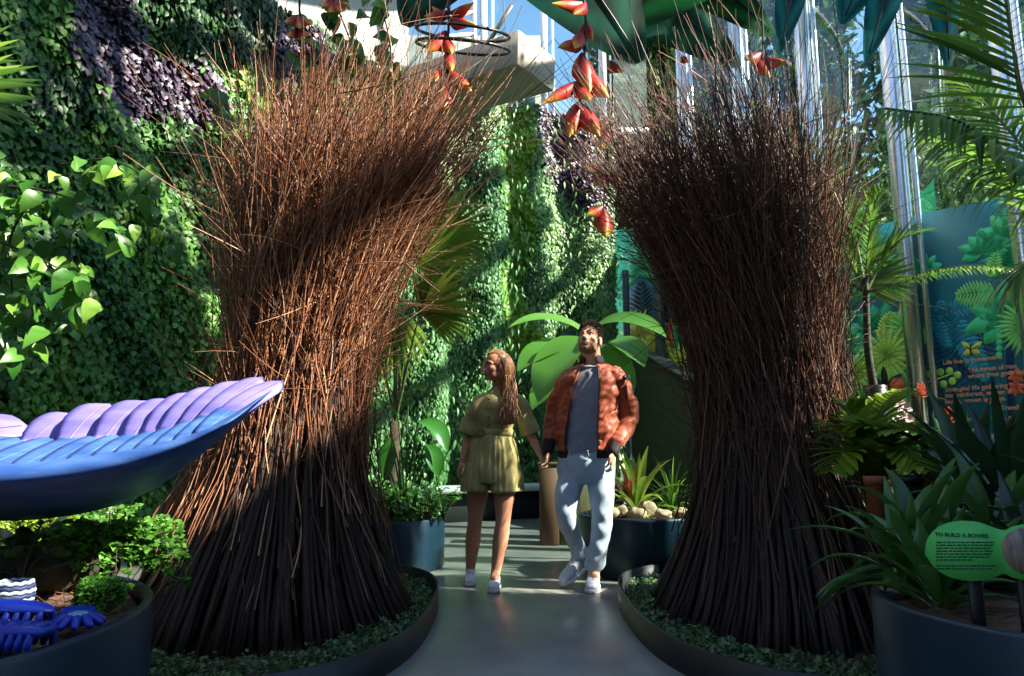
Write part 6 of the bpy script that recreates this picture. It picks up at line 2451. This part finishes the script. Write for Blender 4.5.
def garland(label, cord_pts, bracts, d):
    c = [W(x, y, d) for x, y in cord_pts]
    root = thing('flower_garland', label, 'garland', c[-1], 'hanging red and yellow flower garlands')
    P = catmull([c[0] + A(0, 0, 1.5)] + c, 20)
    mb = MB()
    tubes(mb, P, .009, 8)
    mesh_obj('cord', mb, M['cord'], root)
    for (x0, y0, x1, y1, w, dd) in bracts:
        bract(root, W(x0, y0, d), W(x1, y1, d + dd), w)


garland('flower garland hanging free above the man', [(583, -20), (586, 20), (584, 60), (580, 95), (581, 120)], [
    (584, 2, 552, 3, .11, -.10), (586, 2, 574, 14, .10, -.12), (586, 22, 593, 40, .11, .03), (584, 38, 558, 47, .12, -.08), (583, 30, 575, 48, .10, -.10), (582, 52, 590, 92, .16, -.06), (583, 66, 609, 98, .18, -.05), (580, 80, 542, 104, .10, -.10), (580, 84, 590, 100, .12, -.14),
    (580, 100, 569, 137, .13, -.06), (581, 102, 600, 136, .15, -.08), (582, 62, 596, 84, .12, .06)], 4.1)
garland('flower garland threaded through the black hoops', [(448, -20), (449, 20), (446, 60), (446, 92)], [
    (448, 10, 424, 16, .11, -.05), (449, 12, 474, 2, .12, -.08), (449, 16, 475, 24, .13, -.06), (446, 30, 425, 52, .14, -.05), (448, 18, 432, 6, .10, .05), (447, 68, 472, 92, .15, -.05), (446, 84, 444, 110, .15, -.08), (447, 50, 452, 72, .10, -.1), (440, 66, 435, 82, .07, -.1), (447, 86, 438, 106, .12, .04), (446, 36, 452, 54, .1, -.06)], 4.5)
garland('small orange flower cluster high left above the climber', [(300, -10), (300, 15), (296, 30)], [
    (298, 14, 285, 22, .12, -.1), (298, 14, 300, 28, .12, -.1), (300, 16, 312, 24, .1, -.1), (296, 28, 288, 36, .1, -.1), (298, 28, 308, 36, .1, -.1)], 5.0)
garland('orange flower cluster at the top edge beside the hoops', [(332, -30), (332, -8), (334, 4)], [
    (333, -4, 322, 6, .13, -.1), (334, -2, 342, 12, .13, -.1), (333, 0, 330, 12, .12, -.12), (335, 0, 348, 4, .1, -.1)], 4.9)
garland('flower garland half hidden behind the darker bower on its path side', [(612, 60), (612, 110), (606, 170), (603, 215), (604, 235)], [
    (611, 120, 590, 128, .2, -.1), (611, 122, 600, 150, .2, -.1), (606, 165, 585, 170, .2, -.1), (606, 168, 596, 186, .2, -.1), (604, 205, 588, 214, .2, -.1), (604, 208, 606, 238, .24, -.12), (606, 168, 622, 184, .2, -.1), (610, 60, 624, 72, .2, -.1)], 7.6)
garland('flower garland behind the top of the darker bower', [(760, -20), (762, 60), (745, 120), (724, 200)], [
    (762, 52, 745, 60, .16, -.1), (762, 56, 788, 62, .18, -.1), (760, 58, 770, 78, .16, -.1), (728, 180, 712, 196, .2, -.1), (726, 184, 734, 204, .2, -.1), (724, 196, 716, 208, .16, -.1), (682, 55, 690, 62, .1, 0)], 6.0)

# two black hoops with thin hangers
hr = thing('hanging_hoops', 'pair of black hoops hanging around the flower garland', 'hanging frame', W(463, 55, 4.5))
for (cy_, d) in ((33, 4.5), (47, 4.5)):
    c = W(463, cy_, d)
    nz = nrm(A(.10, -.42, 1))
    a1 = nrm(np.cross(A(0, 1, 0), nz))
    a2 = np.cross(nz, a1)
    mb = MB()
    tubes(mb, [c + (a1 * math.cos(a) + a2 * math.sin(a)) * .315 for a in np.linspace(0, 2 * PI, 73)], .011, 8)
    mesh_obj('hoop', mb, M['hoop'], hr)
c0, c1 = W(463, 33, 4.5), W(463, 47, 4.5)
for a in (.4, 2.0, 3.6, 5.2):
    p = (a1 * math.cos(a) + a2 * math.sin(a)) * .315
    mb = MB()
    tubes(mb, [c1 + p, c0 + p, c0 + p * .6 + A(0, 0, 1.6)], .003, 5)
    mesh_obj('hanger_wire', mb, M['hoop'], hr)

# big teal leaf canopies
M['teal_leaf'] = leafmat('teal_translucent_fabric', (4, 34, 30), (20, 92, 72), .7, .6, .1)
M['green_leaf'] = leafmat('green_translucent_fabric', (6, 44, 24), (30, 116, 56), .7, .6, .1)
M['teal_blue'] = leafmat('teal_blue_fabric', (8, 66, 74), (34, 130, 136), .7, .6, .1)


def canopy_leaf(label, base, tip, wpx, m, d0, d1, bend=.12, grp='hanging teal leaf canopies', lobes=0):
    b, t = W(base[0], base[1], d0), W(tip[0], tip[1], d1)
    root = thing('canopy_leaf', label, 'hanging leaf', t, grp)
    d = t - b
    L = np.linalg.norm(d)
    d = d / L
    X = nrm(np.cross(d, A(0, -1, .5)))
    N = np.cross(X, d)
    n, k = 26, 9
    u = np.linspace(0, 1, n)
    w = wpx * (d0 + d1) / 2 / FPX / 2
    wd = w * np.sin(PI * np.clip(u * .9 + .09, 0, 1)) ** .7
    if lobes:
        wd = wd * (1 + .12 * np.sin(u * lobes * 2 * PI))
    q = np.linspace(-1, 1, k)
    f = np.array([b + d * L * u[i] + X * wd[i] * s - N * .10 * wd[i] * s * s + N * bend * L * math.sin(PI * u[i]) for i in range(n) for s in q])
    idx = np.arange(n * k).reshape(n, k)
    qd = np.stack([idx[:-1, :-1], idx[:-1, 1:], idx[1:, 1:], idx[1:, :-1]], -1).reshape(-1, 4)
    tv = .5 + .5 * np.sin(np.repeat(u, k) * 22 + np.tile(np.abs(q), n) * 6)
    mb = MB()
    mb.add(f, qd, None, tv)
    mesh_obj('leaf_sheet', mb, m, root)
    mb = MB()
    tubes(mb, [b + d * L * s + N * (bend * L * math.sin(PI * s) + .012) for s in np.linspace(0, .97, 16)], np.linspace(.022, .006, 16)[None], 8, cap=True)
    mesh_obj('midrib', mb, M['hoop'], root)
    mb = MB()
    tubes(mb, [b, b + A(0, 0, 1.2)], .004, 5)
    mesh_obj('hanger_wire', mb, M['hoop'], root)


canopy_leaf('broad dark green leaf canopy overhead between the two garlands', (470, -95), (640, 62), 150, M['teal_leaf'], 5.4, 5.0)
canopy_leaf('green leaf canopy overhead crossing above the darker bower', (800, -60), (600, 40), 110, M['green_leaf'], 6.4, 5.8)
canopy_leaf('dark green leaf canopy above the top of the darker bower', (600, -40), (775, 36), 90, M['green_leaf'], 6.6, 6.2)
canopy_leaf('dark leaf canopy behind the other leaves above the darker bower', (520, -30), (740, 66), 120, M['teal_leaf'], 7.4, 6.9)
canopy_leaf('teal blue leaf canopy at the top beside the near steel column', (905, -130), (842, 24), 70, M['teal_blue'], 5.2, 5.0)
canopy_leaf('narrow teal blue leaf hanging left of the second steel column', (800, -90), (780, 52), 40, M['teal_blue'], 5.6, 5.4)
canopy_leaf('teal blue leaf with a pointed end hanging before the trees', (905, -110), (866, 62), 46, M['teal_blue'], 5.2, 5.0)
canopy_leaf('teal blue leaf pointing down between the overhead fronds', (900, -90), (948, 68), 44, M['teal_blue'], 5.0, 4.8)
canopy_leaf('dark green leaf canopy at the top left of the hoops', (520, -100), (405, 26), 120, M['teal_leaf'], 5.6, 5.2)
# ================================================================== ROOF OF THE HALL AND ADDED SHADE PIECES
RZ = 10.0
M['roof'] = mat('grey_panel', (70, 74, 72), (84, 88, 84), rough=.8)
for j, (x0, x1, y0, y1) in enumerate([(4.5, 9, -9, -.65), (4.2, 6.0, 2.2, 5.3), (-.6, 1.3, 4.8, 7.7), (-9, -4.6, .4, 8)]):  # unseen panels, placed to keep sun off chosen parts of the hall
    mb = MB()
    box(mb, ((x0 + x1) / 2, (y0 + y1) / 2, RZ), (x1 - x0, y1 - y0, .16), None, .01)
    tag(mesh_obj('shade_panel_%d' % (j + 1), mb, M['roof'], None, False), 'unseen overhead panel added to shade part of the hall', 'roof', 'added overhead shade panels', 'structure')
j = 0
for x in np.arange(-4.3, 8.5, 1.5):
    mb = MB()
    box(mb, (x, 5.5, RZ - .05), (.16, 10.2, .26), None, .01)
    j += 1
    tag(mesh_obj('beam_%d' % j, mb, M['white_frame'], None, False), 'glazing beam of the hall roof', 'beam', 'glazing beams of the roof', 'structure')
for y in (.5, 4.9, 7.2, 9.6):
    mb = MB()
    xe = np.interp(y, [0, 10.6], [8.6, 3.2])
    box(mb, ((xe - 4.5) / 2, y, RZ + .02), (xe + 4.5, .12, .14), None, .01)
    j += 1
    tag(mesh_obj('beam_%d' % j, mb, M['white_frame'], None, False), 'glazing beam of the hall roof', 'beam', 'glazing beams of the roof', 'structure')
# front wall behind the camera; unseen side walls added to block sun
for nm, c, sz, lb in (('wall_front', (0, -8.9, 5), (18, .2, 10), 'plain wall behind the viewer'), ('shade_wall_tall', (7.6, -4.65, 5), (.2, 8.5, 10), 'unseen tall wall added to shade the planter under the wing'), ('shade_wall_low', (7.6, .1, 4.2), (.2, .99, 8.4), 'unseen added wall kept low so sun reaches the wing'), ('shade_wall_mid', (7.6, 1.4, 4.34), (.2, 1.6, 8.68), 'unseen wall added to shade the foot of the bowers')):
    mb = MB()
    box(mb, c, sz)
    tag(mesh_obj(nm, mb, M['roof'], None, False), lb, 'wall', kind='structure')
# unseen leaf clusters added under the roof to dapple the sunlight
r = np.random.default_rng(99)
mb = MB()
for cx_, cy_, rx_, ry_, n in [(3.4, 4.4, 1.4, 1.0, 420), (1.6, 4.4, 1.0, .8, 260), (.2, 3.6, 1.2, 1.0, 420), (5.5, 6.2, 1.4, 1.0, 420), (2.2, 8.2, 1.2, 1.0, 400), (3.2, 6.2, .9, .8, 260)]:
    u = r.normal(0, .5, (n, 2))
    P = np.stack([cx_ + u[:, 0] * rx_, cy_ + u[:, 1] * ry_, RZ - .25 - r.uniform(0, .5, n)], -1)
    leaves(mb, P, r.normal(size=(n, 3)) + A(0, 0, -.4), r.normal(size=(n, 3)) + A(0, 0, 1), r.uniform(.14, .34, n), leaf_template(.6, 3, .1, .2, 'heart'), r.uniform(0, 1, n))
tag(mesh_obj('dapple_foliage', mb, M['ivy']), 'unseen leaf clusters added overhead to dapple the sun', 'foliage', kind='stuff')
# ================================================================== LIGHT
SUNV = nrm(A(.735, -.19, .66))
sd = bpy.data.lights.new('sun', 'SUN')
sd.energy = 13.0
sd.angle = math.radians(.8)
sd.color = (1.0, .93, .80)
so = bpy.data.objects.new('sun', sd)
COL.objects.link(so)
so.rotation_euler = Vector(tuple(SUNV)).to_track_quat('Z', 'Y').to_euler()
so.location = (8, -6, 14)
w = bpy.data.worlds.new('world')
SC.world = w
w.use_nodes = True
nt = w.node_tree
bg = nt.nodes['Background']
sk = nt.nodes.new('ShaderNodeTexSky')
sk.sky_type = 'NISHITA'
sk.sun_disc = False
sk.sun_elevation = math.asin(SUNV[2])
sk.sun_rotation = math.atan2(SUNV[0], SUNV[1])
sk.air_density = 1.0
sk.dust_density = .1
sk.ozone_density = 2.0
nt.links.new(sk.outputs[0], bg.inputs['Color'])
bg.inputs['Strength'].default_value = .28
SC.view_settings.view_transform = 'Standard'
SC.view_settings.look = 'None'
SC.view_settings.exposure = 0.6
SC.view_settings.gamma = 1.0
SC.view_settings.use_curve_mapping = False
SC.cycles.max_bounces = 8
SC.cycles.transparent_max_bounces = 16
